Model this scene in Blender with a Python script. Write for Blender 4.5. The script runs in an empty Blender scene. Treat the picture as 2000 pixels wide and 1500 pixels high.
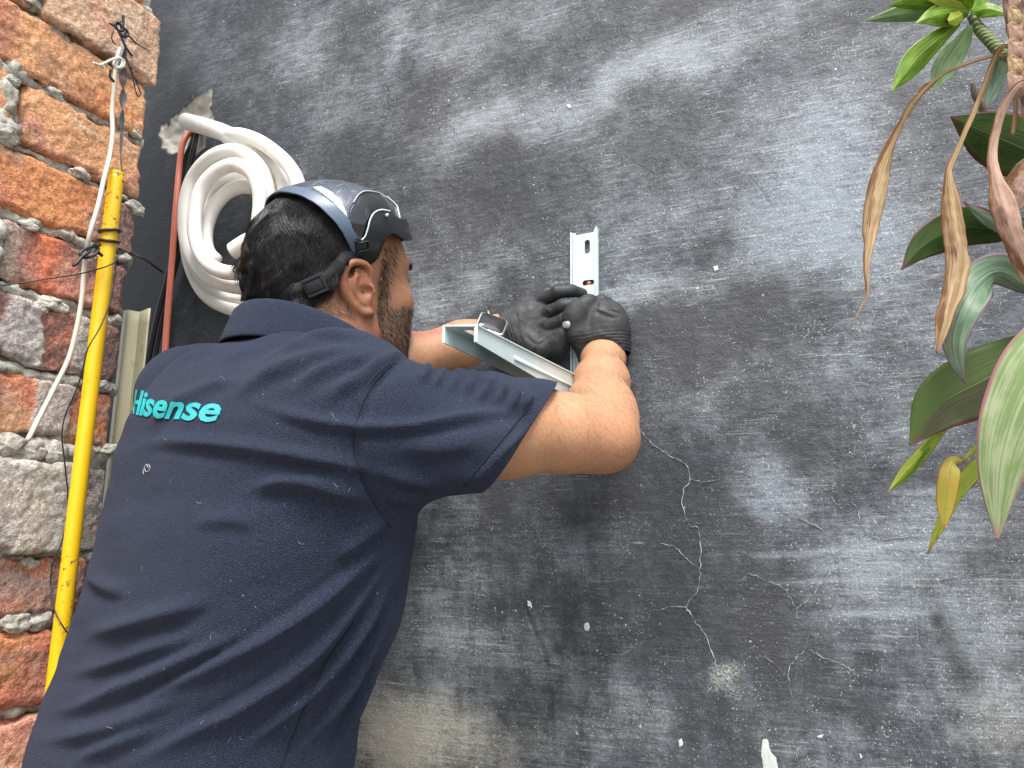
import bpy, bmesh, math, random
import numpy as np
from mathutils import Vector, Matrix
from mathutils.bvhtree import BVHTree
random.seed(7); rng = np.random.default_rng(11)
scene = bpy.context.scene
# ------------------------------------------------------------------ camera
FOC = 1500.0                       # focal length in photo pixels (photo 2000x1500)
CAM = np.array([0.0, -1.0, 1.25])
_d = np.array([650., 315., FOC]); _Y = _d/np.linalg.norm(_d)
_Z = np.array([0, -FOC, 315.]); _Z /= np.linalg.norm(_Z)
_X = np.cross(_Z, _Y); _X /= np.linalg.norm(_X)
if _X[0] < 0: _X = -_X
WM = np.stack([_X, _Y, _Z])        # camera axes (right, down, forward) -> world
camd = bpy.data.cameras.new('camera'); camo = bpy.data.objects.new('camera', camd)
scene.collection.objects.link(camo); scene.camera = camo
camd.sensor_width = 36; camd.lens = 36*FOC/2000; camd.clip_start = .02; camd.clip_end = 200
r, d, f = WM[:, 0], WM[:, 1], WM[:, 2]
M = Matrix(((r[0], -d[0], -f[0], CAM[0]), (r[1], -d[1], -f[1], CAM[1]), (r[2], -d[2], -f[2], CAM[2]), (0, 0, 0, 1)))
camo.matrix_world = M
# ------------------------------------------------------------------ sky and sun
SUN_EL, SUN_DIR = 58.0, np.array([.30, -.62])   # towards the sun
w = bpy.data.worlds.new("World"); scene.world = w; w.use_nodes = True
nt = w.node_tree; bg = nt.nodes['Background']
sky = nt.nodes.new('ShaderNodeTexSky'); sky.sky_type = 'NISHITA'; sky.sun_disc = False
sky.sun_elevation = math.radians(SUN_EL)
sky.sun_rotation = math.atan2(SUN_DIR[0], SUN_DIR[1]); sky.dust_density = 3.0; sky.air_density = 1.0
hs = nt.nodes.new('ShaderNodeHueSaturation'); hs.inputs['Saturation'].default_value = .35
nt.links.new(sky.outputs[0], hs.inputs['Color']); nt.links.new(hs.outputs[0], bg.inputs[0])
bg.inputs[1].default_value = .14
sl = bpy.data.lights.new('sun', 'SUN'); sl.energy = 1.75; sl.angle = math.radians(22); sl.color = (1, .965, .92)
so = bpy.data.objects.new('sun', sl); scene.collection.objects.link(so)
sd = SUN_DIR/np.linalg.norm(SUN_DIR)*math.cos(math.radians(SUN_EL))
so.rotation_euler = Vector((sd[0], sd[1], math.sin(math.radians(SUN_EL)))).to_track_quat('Z', 'Y').to_euler()
scene.view_settings.view_transform = 'Standard'; scene.view_settings.look = 'None'
scene.view_settings.exposure = 1.2; scene.view_settings.gamma = 1
scene.render.resolution_x = 1024; scene.render.resolution_y = 768
scene.cycles.max_bounces = 6; scene.cycles.transparent_max_bounces = 16

# ------------------------------------------------------------------ helpers
def P(px, py=None, z=None):
    if py is None: a = np.asarray(px, float); px, py, z = a[..., 0], a[..., 1], a[..., 2]
    px, py, z = np.broadcast_arrays(np.asarray(px, float), np.asarray(py, float), np.asarray(z, float))
    c = np.stack([(px-1000)/FOC*z, (py-750)/FOC*z, z], -1)
    return CAM + c @ WM.T
def proj(V):
    c = (np.asarray(V)-CAM) @ WM
    return c[..., 0]/c[..., 2]*FOC+1000, c[..., 1]/c[..., 2]*FOC+750, c[..., 2]
def ray_dir(px, py): 
    c = np.stack([(np.asarray(px, float)-1000)/FOC, (np.asarray(py, float)-750)/FOC, np.ones_like(np.asarray(px, float))], -1)
    return c @ WM.T
def onY(px, py, y=0.0):            # a point of the plane Y=y (the dark wall is Y=0)
    dd = ray_dir(px, py); return CAM + dd*((y-CAM[1])/dd[..., 1:2])
def onX(px, py, x):                # a point of the plane X=x (the brick wall)
    dd = ray_dir(px, py); return CAM + dd*((x-CAM[0])/dd[..., 0:1])
def norm(v): v = np.asarray(v, float); return v/(np.linalg.norm(v, axis=-1, keepdims=True)+1e-12)

def _hash(ix, iy, iz, s):
    n = (ix*374761393 + iy*668265263 + iz*1274126177 + s*362437) & 0xffffffff
    n = ((n ^ (n >> 13))*1274126177) & 0xffffffff
    n = n ^ (n >> 16)
    return (n & 0xffff)/65535.0
def vnoise(p, s=0):
    p = np.asarray(p, float); i = np.floor(p).astype(np.int64); fr = p-i; fr = fr*fr*(3-2*fr)
    x, y, z = i[..., 0], i[..., 1], i[..., 2]; a, b, c = fr[..., 0], fr[..., 1], fr[..., 2]
    o = 0
    for dx in (0, 1):
        for dy in (0, 1):
            for dz in (0, 1):
                o = o + _hash(x+dx, y+dy, z+dz, s)*(a if dx else 1-a)*(b if dy else 1-b)*(c if dz else 1-c)
    return o*2-1
def fbm(p, s=0, n=4):
    p = np.asarray(p, float); o = 0; amp = .5
    for k in range(n): o = o+vnoise(p*(2**k)+k*17.3, s+k)*amp; amp *= .5
    return o
def sstep(a, b, x): t = np.clip((x-a)/(b-a), 0, 1); return t*t*(3-2*t)

def link(o, parent=None):
    scene.collection.objects.link(o)
    if parent is not None: o.parent = parent
    return o
def fmesh(name, V, F, mats=None, parent=None, smooth=True, fmat=None, attrs=None, uv=None):
    """mesh object from numpy verts (n,3) and faces: array (m,k) or a list of arrays"""
    me = bpy.data.meshes.new(name); V = np.asarray(V, np.float32)
    Fs = F if isinstance(F, list) else [F]; Fs = [np.asarray(q, np.int32) for q in Fs if len(q)]
    me.vertices.add(len(V)); me.vertices.foreach_set('co', V.ravel())
    tot = sum(q.size for q in Fs); nf = sum(len(q) for q in Fs)
    me.loops.add(tot); me.loops.foreach_set('vertex_index', np.concatenate([q.ravel() for q in Fs]))
    me.polygons.add(nf)
    ls = []; st = 0
    for q in Fs: ls.append(st+np.arange(len(q))*q.shape[1]); st += q.size
    me.polygons.foreach_set('loop_start', np.concatenate(ls).astype(np.int32))
    me.polygons.foreach_set('use_smooth', np.full(nf, smooth))
    if fmat is not None: me.polygons.foreach_set('material_index', np.asarray(fmat, np.int32))
    me.update(calc_edges=True); me.validate()
    for m in ([mats] if not isinstance(mats, (list, tuple)) else mats):
        if m: me.materials.append(m)
    for k, a in (attrs or {}).items():
        a = np.asarray(a, np.float32)
        if a.ndim == 1: me.attributes.new(k, 'FLOAT', 'POINT').data.foreach_set('value', a)
        else:
            c = np.ones((len(a), 4), np.float32); c[:, :3] = a
            me.attributes.new(k, 'FLOAT_COLOR', 'POINT').data.foreach_set('color', c.ravel())
    if uv is not None:
        l = me.uv_layers.new(name='UVMap'); vi = np.empty(len(me.loops), np.int32); me.loops.foreach_get('vertex_index', vi)
        l.data.foreach_set('uv', np.asarray(uv, np.float32)[vi].ravel())
    return link(bpy.data.objects.new(name, me), parent)
def tag(o, label=None, cat=None, group=None, kind=None):
    for k, v in (('label', label), ('category', cat), ('group', group), ('kind', kind)):
        if v: o[k] = v
    return o
def empty(name, loc=(0, 0, 0)):
    o = bpy.data.objects.new(name, None); o.location = [float(c) for c in loc]; o.empty_display_size = .02; scene.collection.objects.link(o); return o
def keep(o, parent):               # parent without moving
    o.parent = parent; o.matrix_parent_inverse = Matrix.Translation(parent.location).inverted() if parent.type == 'EMPTY' else Matrix()
    return o
def mesh_arrays(o):
    me = o.data; V = np.empty(len(me.vertices)*3, np.float32); me.vertices.foreach_get('co', V)
    N = np.empty(len(me.vertices)*3, np.float32); me.vertices.foreach_get('normal', N)
    return V.reshape(-1, 3).astype(float), N.reshape(-1, 3).astype(float)

def catmull(pts, n):
    p = np.asarray(pts, float); q = np.vstack([2*p[0]-p[1], p, 2*p[-1]-p[-2]]); k = len(p)-1
    t = np.linspace(0, k, n); i = np.minimum(t.astype(int), k-1); u = (t-i)[:, None]
    a, b, c, e = q[i], q[i+1], q[i+2], q[i+3]
    return .5*((2*b)+(-a+c)*u+(2*a-5*b+4*c-e)*u*u+(-a+3*b-3*c+e)*u**3)
def resample(p, n):
    s = np.r_[0, np.cumsum(np.linalg.norm(np.diff(p, axis=0), axis=1))]; t = np.linspace(0, s[-1], n)
    return np.stack([np.interp(t, s, p[:, k]) for k in range(p.shape[1])], 1)
def frames(p):
    T = norm(np.gradient(p, axis=0)); n = np.cross(T[0], [0.3, .2, .93]); n = n/np.linalg.norm(n); N = [n]
    for i in range(1, len(p)):
        n = N[-1]-T[i]*np.dot(N[-1], T[i]); N.append(n/np.linalg.norm(n))
    N = np.array(N); return T, N, np.cross(T, N)
def tube_arr(path, rad, seg=10, cap=True, noise=0, ns=60, seed=0, flat=1.0):
    path = np.asarray(path, float); n = len(path); rad = np.broadcast_to(np.asarray(rad, float), (n,))
    T, N, B = frames(path); a = np.linspace(0, 2*np.pi, seg, endpoint=False)
    V = path[:, None]+rad[:, None, None]*(np.cos(a)[None, :, None]*N[:, None]+flat*np.sin(a)[None, :, None]*B[:, None])
    V = V.reshape(-1, 3)
    if noise:
        c = np.repeat(path, seg, 0); dr = norm(V-c); V = V+dr*(fbm(V*ns, seed, 3)*noise)[:, None]
    i = np.arange(n-1)[:, None]*seg+np.arange(seg)[None]; j = np.arange(n-1)[:, None]*seg+(np.arange(seg)+1)[None] % seg
    Q = np.stack([i, j, j+seg, i+seg], -1).reshape(-1, 4)
    Fs = [Q]
    if cap:
        V = np.vstack([V, path[:1]-T[:1]*rad[0]*.25, path[-1:]+T[-1:]*rad[-1]*.25]); a0 = len(V)-2
        k = np.arange(seg); Fs.append(np.vstack([np.stack([(k+1) % seg, k, np.full(seg, a0)], 1), np.stack([(n-1)*seg+k, (n-1)*seg+(k+1) % seg, np.full(seg, a0+1)], 1)]))
    return V, Fs
class MB:                           # collects pieces into one mesh
    def __init__(s): s.V = []; s.Q = []; s.T = []; s.n = 0; s.qm = []; s.tm = []; s.att = []
    def add(s, V, Fs, m=0, att=None):
        for q in (Fs if isinstance(Fs, list) else [Fs]):
            q = np.asarray(q)
            if not len(q): continue
            (s.Q if q.shape[1] == 4 else s.T).append(q+s.n); (s.qm if q.shape[1] == 4 else s.tm).append(np.full(len(q), m))
        s.V.append(V); s.n += len(V); s.att.append(np.broadcast_to(np.asarray(att if att is not None else (1, 1, 1), float), (len(V), 3)))
    def tube(s, pts, rad, n=None, seg=10, m=0, att=None, **k):
        pts = np.asarray(pts, float); n = n or max(2, len(pts)*8)
        if len(pts) > 2:
            p = catmull(pts, n); rr = catmull(np.asarray(rad, float)[:, None], n)[:, 0] if np.ndim(rad) else rad
        else: p = np.linspace(pts[0], pts[1], n); rr = np.linspace(rad[0], rad[1], n) if np.ndim(rad) else rad
        V, Fs = tube_arr(p, rr, seg, **k); s.add(V, Fs, m, att)
    def box(s, c, ax, h, m=0, bev=0.0):  # centre, 3 axes rows, half sizes
        bm = bmesh.new(); bmesh.ops.create_cube(bm, size=2.0)
        for v in bm.verts: v.co = Vector([v.co[k]*h[k] for k in range(3)])
        if bev: bmesh.ops.bevel(bm, geom=bm.edges[:]+bm.verts[:], offset=bev, segments=2, profile=.6, affect='EDGES')
        bm.verts.index_update(); V = np.array([v.co[:] for v in bm.verts]) @ np.asarray(ax, float)+np.asarray(c, float)
        for fc in bm.faces:
            ids = [v.index for v in fc.verts]
            if len(ids) == 4: s.Q.append(np.array([ids])+s.n); s.qm.append(np.array([m]))
            else:
                for k in range(1, len(ids)-1): s.T.append(np.array([[ids[0], ids[k], ids[k+1]]])+s.n); s.tm.append(np.array([m]))
        s.V.append(V); s.n += len(V); s.att.append(np.ones((len(V), 3))); bm.free()
    def build(s, name, mats, parent=None, smooth=True, col=False):
        Fs = []; fm = []
        if s.Q: Fs.append(np.concatenate(s.Q)); fm.append(np.concatenate(s.qm))
        if s.T: Fs.append(np.concatenate(s.T)); fm.append(np.concatenate(s.tm))
        return fmesh(name, np.concatenate(s.V), Fs, mats, parent, smooth, np.concatenate(fm), {'col': np.concatenate(s.att)} if col else None)
def autosmooth(o, ang=35):
    bm = bmesh.new(); bm.from_mesh(o.data)
    for e in bm.edges:
        if len(e.link_faces) == 2 and e.calc_face_angle(0) > math.radians(ang): e.smooth = False
    bm.to_mesh(o.data); bm.free(); return o
def solidify(o, t, off=-1):
    m = o.modifiers.new('thick', 'SOLIDIFY'); m.thickness = t; m.offset = off; return o

# ---- implicit surfaces: smooth unions of simple bodies, then one closed mesh
def smin(a, b, k): h = np.clip(.5+.5*(a-b)/k, 0, 1); return a+(b-a)*h-k*h*(1-h)
class Vol:
    def __init__(s, xs, ys, zs): s.ax = [np.asarray(xs), np.asarray(ys), np.asarray(zs)]; s.F = np.full([len(a) for a in s.ax], .1, np.float32)
    def blk(s, lo, hi):
        sl = tuple(slice(max(0, np.searchsorted(a, l)-1), np.searchsorted(a, h)+1) for a, l, h in zip(s.ax, lo, hi))
        return sl, s.ax[0][sl[0]][:, None, None], s.ax[1][sl[1]][None, :, None], s.ax[2][sl[2]][None, None, :]
    def put(s, fn, lo, hi, k=.01, mode='u'):
        mg = k+.014; sl, x, y, z = s.blk(np.asarray(lo)-mg, np.asarray(hi)+mg)
        if min(q.stop-q.start for q in sl) <= 0: return
        dd = fn(x, y, z); A = s.F[sl]
        s.F[sl] = smin(A, dd, k) if mode == 'u' else -smin(-A, dd, k)
    def cap(s, a, b, ra, rb=None, k=.01, mode='u'):
        a = np.asarray(a, float); b = np.asarray(b, float); rb = ra if rb is None else rb; ab = b-a; L = ab@ab+1e-12; R = max(ra, rb)
        def fn(x, y, z):
            t = np.clip(((x-a[0])*ab[0]+(y-a[1])*ab[1]+(z-a[2])*ab[2])/L, 0, 1)
            return np.sqrt((x-a[0]-t*ab[0])**2+(y-a[1]-t*ab[1])**2+(z-a[2]-t*ab[2])**2)-(ra+(rb-ra)*t)
        s.put(fn, np.minimum(a, b)-R, np.maximum(a, b)+R, k, mode)
    def chain(s, pts, rad, k=.01, mode='u'):
        for i in range(len(pts)-1): s.cap(pts[i], pts[i+1], rad[i], rad[i+1], k, mode)
    def ell(s, c, rad, ax=np.eye(3), k=.01, mode='u'):
        c = np.asarray(c, float); ax = np.asarray(ax, float); rad = np.asarray(rad, float); ext = np.abs(ax.T) @ rad
        def fn(x, y, z):
            k0 = 0; k1 = 0
            for i in range(3):
                q = (x-c[0])*ax[i, 0]+(y-c[1])*ax[i, 1]+(z-c[2])*ax[i, 2]; k0 = k0+(q/rad[i])**2; k1 = k1+(q/rad[i]**2)**2
            k0 = np.sqrt(k0); return k0*(k0-1)/np.sqrt(k1+1e-9)
        s.put(fn, c-ext, c+ext, k, mode)
    def loft(s, C, R1, R2, e1, k=.02, mode='u', pw=2.0):  # rings C (n,3), half sizes R1 along e1 and R2 across, along the spine
        C = np.asarray(C, float)
        for i in range(len(C)-1):
            a, b = C[i], C[i+1]; ab = b-a; L = ab@ab; T = ab/np.sqrt(L); u = np.asarray(e1[i] if np.ndim(e1) == 2 else e1, float); u = norm(u-T*(u@T)); v = np.cross(T, u)
            R = max(R1[i], R1[i+1], R2[i], R2[i+1])
            def fn(x, y, z):
                tt = ((x-a[0])*ab[0]+(y-a[1])*ab[1]+(z-a[2])*ab[2])/L; t = np.clip(tt, 0, 1)
                qx, qy, qz = x-a[0]-t*ab[0], y-a[1]-t*ab[1], z-a[2]-t*ab[2]
                p = np.abs(qx*u[0]+qy*u[1]+qz*u[2]); q = np.abs(qx*v[0]+qy*v[1]+qz*v[2]); h = np.abs(tt-t)*np.sqrt(L)
                ra = R1[i]+(R1[i+1]-R1[i])*t; rb = R2[i]+(R2[i+1]-R2[i])*t; m = np.minimum(ra, rb)
                return (((p/ra)**pw+(q/rb)**pw+(h/m)**pw)**(1/pw)-1)*m
            s.put(fn, np.minimum(a, b)-R, np.maximum(a, b)+R, k, mode)
    def mesh(s, smooth=2):
        F = s.F; S = F < 0; n = F.shape
        c = np.zeros([q-1 for q in n], np.uint8)
        for dx in (0, 1):
            for dy in (0, 1):
                for dz in (0, 1): c += S[dx:n[0]-1+dx, dy:n[1]-1+dy, dz:n[2]-1+dz]
        act = (c > 0) & (c < 8); I = np.argwhere(act); idm = np.full(act.shape, -1, np.int32); idm[act] = np.arange(len(I))
        acc = np.zeros((len(I), 3)); cnt = np.zeros(len(I))
        cr = [(0, 0, 0), (1, 0, 0), (0, 1, 0), (1, 1, 0), (0, 0, 1), (1, 0, 1), (0, 1, 1), (1, 1, 1)]
        for a in range(8):
            for b in range(a+1, 8):
                if sum(abs(cr[a][k]-cr[b][k]) for k in range(3)) != 1: continue
                ia = I+cr[a]; ib = I+cr[b]; fa = F[tuple(ia.T)]; fb = F[tuple(ib.T)]; m = (fa < 0) != (fb < 0)
                t = (fa/(fa-fb+1e-20))[m][:, None]
                pa = np.stack([s.ax[k][ia[m, k]] for k in range(3)], 1); pb = np.stack([s.ax[k][ib[m, k]] for k in range(3)], 1)
                acc[m] += pa+(pb-pa)*t; cnt[m] += 1
        V = acc/cnt[:, None]; Q = []
        for k in range(3):
            o = [(1, 2), (2, 0), (0, 1)][k]; sl0 = [slice(None)]*3; sl1 = [slice(None)]*3; sl0[k] = slice(0, n[k]-1); sl1[k] = slice(1, n[k])
            E = S[tuple(sl0)] != S[tuple(sl1)]; J = np.argwhere(E)
            J = J[(J[:, o[0]] > 0) & (J[:, o[1]] > 0) & (J[:, o[0]] < n[o[0]]-1) & (J[:, o[1]] < n[o[1]]-1)]
            a = np.zeros(3, int); a[o[0]] = 1; b = np.zeros(3, int); b[o[1]] = 1
            q = np.stack([idm[tuple((J-a-b).T)], idm[tuple((J-b).T)], idm[tuple(J.T)], idm[tuple((J-a).T)]], 1)
            ins = S[tuple(J.T)]; q[~ins] = q[~ins][:, ::-1]; Q.append(q)
        Q = np.concatenate(Q); Q = Q[(Q >= 0).all(1)]
        return lap(V, Q, smooth), Q
def lap(V, Q, it, lam=.5):
    if not it: return V
    e = np.concatenate([Q[:, [i, (i+1) % Q.shape[1]]] for i in range(Q.shape[1])]); e = np.concatenate([e, e[:, ::-1]])
    deg = np.bincount(e[:, 0], minlength=len(V)).astype(float); deg[deg == 0] = 1
    for _ in range(it):
        A = np.stack([np.bincount(e[:, 0], V[e[:, 1], k], len(V)) for k in range(3)], 1)/deg[:, None]; V = V+(A-V)*lam
    return V
def vnormals(V, Q):
    n = np.cross(V[Q[:, 2]]-V[Q[:, 0]], V[Q[:, 3]]-V[Q[:, 1]]); N = np.zeros_like(V)
    for k in range(4):
        for c in range(3): N[:, c] += np.bincount(Q[:, k], n[:, c], len(V))
    return norm(N)
def axis(lo, hi, st): return np.arange(lo, hi+st, st)
def axis2(lo, hi, flo, fhi, fine, st): return np.r_[np.arange(lo, flo-st*.5, st), np.arange(flo, fhi, fine), np.arange(fhi, hi+st, st)]
def inpoly(px, py, poly):
    ins = np.zeros(np.shape(px), bool); n = len(poly)
    for i in range(n):
        x0, y0 = poly[i]; x1, y1 = poly[(i+1) % n]
        if y0 == y1: continue
        c = ((y0 > py) != (y1 > py)) & (px < (x1-x0)*(py-y0)/(y1-y0)+x0); ins ^= c
    return ins
def pdist(x, y, poly, closed=False):  # distance, signed side and position along a polyline
    poly = np.asarray(poly, float)
    if closed: poly = np.vstack([poly, poly[:1]])
    best = np.full(np.shape(x), 1e9); side = np.zeros(np.shape(x)); par = np.zeros(np.shape(x)); L = np.r_[0, np.cumsum(np.linalg.norm(np.diff(poly, axis=0), axis=1))]
    for i in range(len(poly)-1):
        a, b = poly[i], poly[i+1]; ab = b-a; l2 = ab@ab+1e-9; t = np.clip(((x-a[0])*ab[0]+(y-a[1])*ab[1])/l2, 0, 1)
        dx = x-a[0]-t*ab[0]; dy = y-a[1]-t*ab[1]; dd = np.hypot(dx, dy); m = dd < best
        best = np.where(m, dd, best); side = np.where(m, np.sign(ab[0]*dy-ab[1]*dx), side); par = np.where(m, (L[i]+t*np.sqrt(l2))/L[-1], par)
    return best, side, par

# ------------------------------------------------------------------ materials
def mat(name):
    m = bpy.data.materials.new(name); m.use_nodes = True; return m, m.node_tree, m.node_tree.nodes['Principled BSDF']
class NT:
    def __init__(s, name): s.m, s.t, s.b = mat(name)
    def n(s, typ, **k):
        x = s.t.nodes.new('ShaderNode'+typ); ins = k.pop('ins', {})
        for a, v in k.items(): setattr(x, a, v)
        for a, v in ins.items(): s.set(x.inputs[a], v)
        return x
    def set(s, sock, v):
        if isinstance(v, bpy.types.NodeSocket): s.t.links.new(v, sock)
        elif isinstance(v, bpy.types.Node): s.t.links.new(v.outputs[0], sock)
        else: sock.default_value = (*v, 1) if (isinstance(v, tuple) and len(v) == 3 and sock.type == 'RGBA') else v
    def co(s, scale=(1, 1, 1), rot=(0, 0, 0), src='Object'):
        tc = s.n('TexCoord'); mp = s.n('Mapping'); s.t.links.new(tc.outputs[src], mp.inputs[0]); mp.inputs['Scale'].default_value = scale; mp.inputs['Rotation'].default_value = rot; return mp.outputs[0]
    def noise(s, sc, det=4, rough=.55, vec=None, dist=0): 
        x = s.n('TexNoise', ins={'Scale': sc, 'Detail': det, 'Roughness': rough, 'Distortion': dist}); s.set(x.inputs['Vector'], vec if vec is not None else s.co()); return x.outputs[0]
    def vor(s, sc, vec=None, feat='F1', out=0):
        x = s.n('TexVoronoi', feature=feat, ins={'Scale': sc}); s.set(x.inputs['Vector'], vec if vec is not None else s.co()); return x.outputs[out]
    def ramp(s, v, lo, hi, a=0.0, b=1.0): 
        x = s.n('MapRange', interpolation_type='SMOOTHSTEP', ins={'Value': v, 'From Min': lo, 'From Max': hi, 'To Min': a, 'To Max': b}); return x.outputs[0]
    def math(s, op, a, b=0.0, c=0.0): x = s.n('Math', operation=op, ins={0: a, 1: b, 2: c}); return x.outputs[0]
    def mix(s, f, a, b, bl='MIX'):
        x = s.n('Mix', data_type='RGBA', blend_type=bl); s.set(x.inputs[0], f); s.set(x.inputs[6], a); s.set(x.inputs[7], b); return x.outputs[2]
    def attr(s, nm, out='Fac'): x = s.n('Attribute', attribute_name=nm); return x.outputs[out]
    def bump(s, h, st=.5, di=.002, nrm=None):
        x = s.n('Bump', ins={'Strength': st, 'Distance': di, 'Height': h})
        if nrm is not None: s.set(x.inputs['Normal'], nrm)
        return x.outputs[0]
    def out(s, col=None, rough=None, nrm=None, **k):
        if col is not None: s.set(s.b.inputs['Base Color'], col)
        if rough is not None: s.set(s.b.inputs['Roughness'], rough)
        if nrm is not None: s.set(s.b.inputs['Normal'], nrm)
        for a, v in k.items(): s.set(s.b.inputs[a.replace('_', ' ')], v)
        return s.m
def simple(name, col, rough=.5, var=.15, sc=30, bump=.0, bsc=200, bd=.001, **k):
    q = NT(name); n1 = q.noise(sc, 4); c = q.mix(n1, tuple(x*(1-var) for x in col), tuple(x*(1+var) for x in col))
    return q.out(c, q.ramp(q.noise(sc*1.7, 3), .3, .7, max(rough-.08, 0), rough+.08), q.bump(q.noise(bsc, 4), bump, bd) if bump else None, **k)
# ================================================================== dark plastered wall (plane Y = 0)
def axis_var(lo, hi, f):
    o = [lo]
    while o[-1] < hi: o.append(o[-1]+f(o[-1]))
    return np.array(o)
xs = axis_var(-1.5, 1.6, lambda x: .0036 if x < -.2 else .0030 if x < .45 else .05)
zs = np.r_[np.arange(0, .74, .03), np.arange(.74, 2.35, .0034), np.arange(2.35, 3.3, .05)]
GX, GZ = np.meshgrid(xs, zs, indexing='ij'); gv = np.stack([GX.ravel(), np.zeros(GX.size), GZ.ravel()], 1)
gx, gy, _ = proj(gv)
def blob(cx, cy, rx, ry, ang, amp, pw=2):
    a = math.radians(ang); dx = gx-cx; dy = gy-cy; u = dx*math.cos(a)+dy*math.sin(a); v = -dx*math.sin(a)+dy*math.cos(a)
    return amp*np.exp(-(np.abs(u/rx)**pw+np.abs(v/ry)**pw))
wn = fbm(gv*7, 3, 4); wn2 = fbm(gv*19, 8, 4)
warp = fbm(gv*9, 21, 3)*60; gx0, gy0 = gx, gy; gx = gx+warp; gy = gy+fbm(gv*9, 31, 3)*50
CH = [(1120, 190, 260, 42, -20, .55), (1290, 110, 110, 45, -22, .6), (930, 230, 80, 30, -25, .5), (880, 70, 90, 120, 5, .35), (1010, 60, 150, 60, -15, .3),
      (620, 150, 45, 110, 5, .4), (690, 200, 50, 60, 0, .25), (770, 60, 40, 50, 0, .25), (400, 110, 60, 90, 10, .22), (550, 60, 40, 80, 0, .2), (760, 110, 25, 80, 20, .25),
      (1600, 330, 170, 190, -35, .42), (1700, 520, 120, 160, -20, .35), (1580, 470, 120, 80, -15, .3), (1440, 440, 60, 120, -30, .28), (1300, 470, 80, 90, 20, .2), (1350, 560, 150, 30, -18, .35),
      (1650, 180, 160, 90, -25, .3), (1850, 60, 150, 80, -20, .3), (1250, 600, 180, 26, -18, .3), (1480, 30, 120, 60, -20, .25),
      (860, 600, 90, 60, -10, .5), (980, 530, 110, 60, -15, .3), (1680, 760, 150, 90, -15, .4), (1800, 830, 120, 80, -20, .4), (1850, 640, 80, 50, 0, .3), (1470, 930, 60, 90, 0, .55), (1530, 990, 70, 40, 0, .45),
      (1620, 1110, 110, 80, 0, .25), (1750, 1110, 110, 90, 0, .5), (1850, 1010, 120, 60, 0, .35), (1900, 1200, 120, 90, 0, .35), (1940, 1400, 110, 110, 0, .4), (1680, 1220, 60, 60, 0, .25),
      (1110, 1060, 90, 60, 0, .35), (900, 990, 60, 90, 0, .25), (860, 1150, 90, 60, 0, .2), (1200, 1350, 60, 80, 0, .25), (1280, 1400, 60, 50, 0, .3), (1450, 1330, 50, 30, 0, .3), (900, 1250, 120, 50, 0, .3), (1020, 1300, 90, 60, 0, .25),
      (780, 1440, 110, 90, 0, .75), (930, 1420, 110, 80, 0, .45), (1100, 1460, 150, 60, 0, .25), (1600, 1440, 90, 50, 0, .2), (1750, 1400, 60, 50, 0, .2), (1380, 760, 150, 40, -15, .16), (1650, 900, 120, 30, -20, .25)]
DK = [(300, 300, 75, 420, 4, 1.1), (250, 700, 90, 400, 0, 1.0), (400, 400, 130, 300, 0, .45), (760, 320, 120, 90, 0, .4), (960, 400, 120, 60, 0, .3), (1040, 330, 120, 50, -15, .3), (1130, 60, 60, 60, 0, .25), (560, 280, 70, 50, 0, .3),
      (1010, 130, 40, 50, 0, .25), (1490, 560, 50, 35, 0, .35), (1330, 330, 110, 70, -15, .25), (1250, 740, 70, 110, 20, .3), (1340, 1020, 70, 160, 0, .5), (1320, 1180, 70, 110, 0, .5), (1180, 1250, 60, 60, 0, .5), (1150, 1000, 170, 30, -6, .4), (1560, 850, 110, 70, -10, .4), (1700, 920, 100, 40, 0, .35), (1500, 1140, 90, 60, 0, .35),
      (1380, 1240, 110, 90, 0, .35), (1400, 1420, 80, 60, 0, .3), (1940, 1090, 30, 25, 0, .6), (1830, 1150, 20, 25, 0, .7), (1850, 1210, 18, 18, 0, .8), (1875, 1260, 22, 70, -12, .7), (1905, 1330, 30, 50, 0, .5), (1985, 1310, 18, 20, 0, .6), (1650, 1410, 60, 30, 0, .5), (1098, 1262, 12, 16, 0, .8), (870, 1290, 60, 20, 0, .5), (1020, 1340, 90, 50, 0, .45),
      (800, 1120, 60, 90, 0, .3), (1000, 1180, 130, 40, 0, .3), (1140, 1080, 14, 60, 0, .4), (908, 1375, 8, 20, 0, .6), (1520, 650, 130, 50, -5, .3), (1900, 950, 60, 60, 0, .35), (1760, 700, 60, 40, 0, .3), (1960, 280, 60, 90, 0, .2), (1590, 1290, 60, 60, 0, .25), (1790, 940, 60, 14, 0, .4), (1180, 870, 120, 100, 0, .25)]
chalk = sum(blob(*b) for b in CH)*(.95+.7*wn)+.12+.34*wn+.20*wn2
dark = sum(blob(*b) for b in DK)*(.8+.5*wn2)
warm = blob(770, 1440, 190, 110, 0, 1)+blob(950, 1460, 170, 70, 0, .6)+blob(1960, 1450, 110, 110, 0, .55)+blob(1180, 1400, 150, 60, 0, .3)+blob(1560, 270, 50, 40, 0, .25)+blob(1440, 1330, 50, 40, 0, .4)
bluish = blob(1080, 1040, 130, 70, 0, .8)+blob(1600, 400, 260, 240, 0, .5)+blob(1500, 960, 120, 90, 0, .4)
horiz = sstep(880, 1000, gy)          # trowel marks lie level low on the wall
stroke = blob(1740, 1065, 100, 8, 0, .5)+blob(1740, 1100, 110, 5, 0, .4)+blob(1650, 1125, 130, 5, 0, .5)+blob(1720, 1195, 130, 7, 0, .6)+blob(1560, 1070, 110, 5, 0, .5)+blob(1700, 1330-60, 90, 6, 0, .3)+blob(1850, 970, 80, 5, 4, .5)
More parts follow.
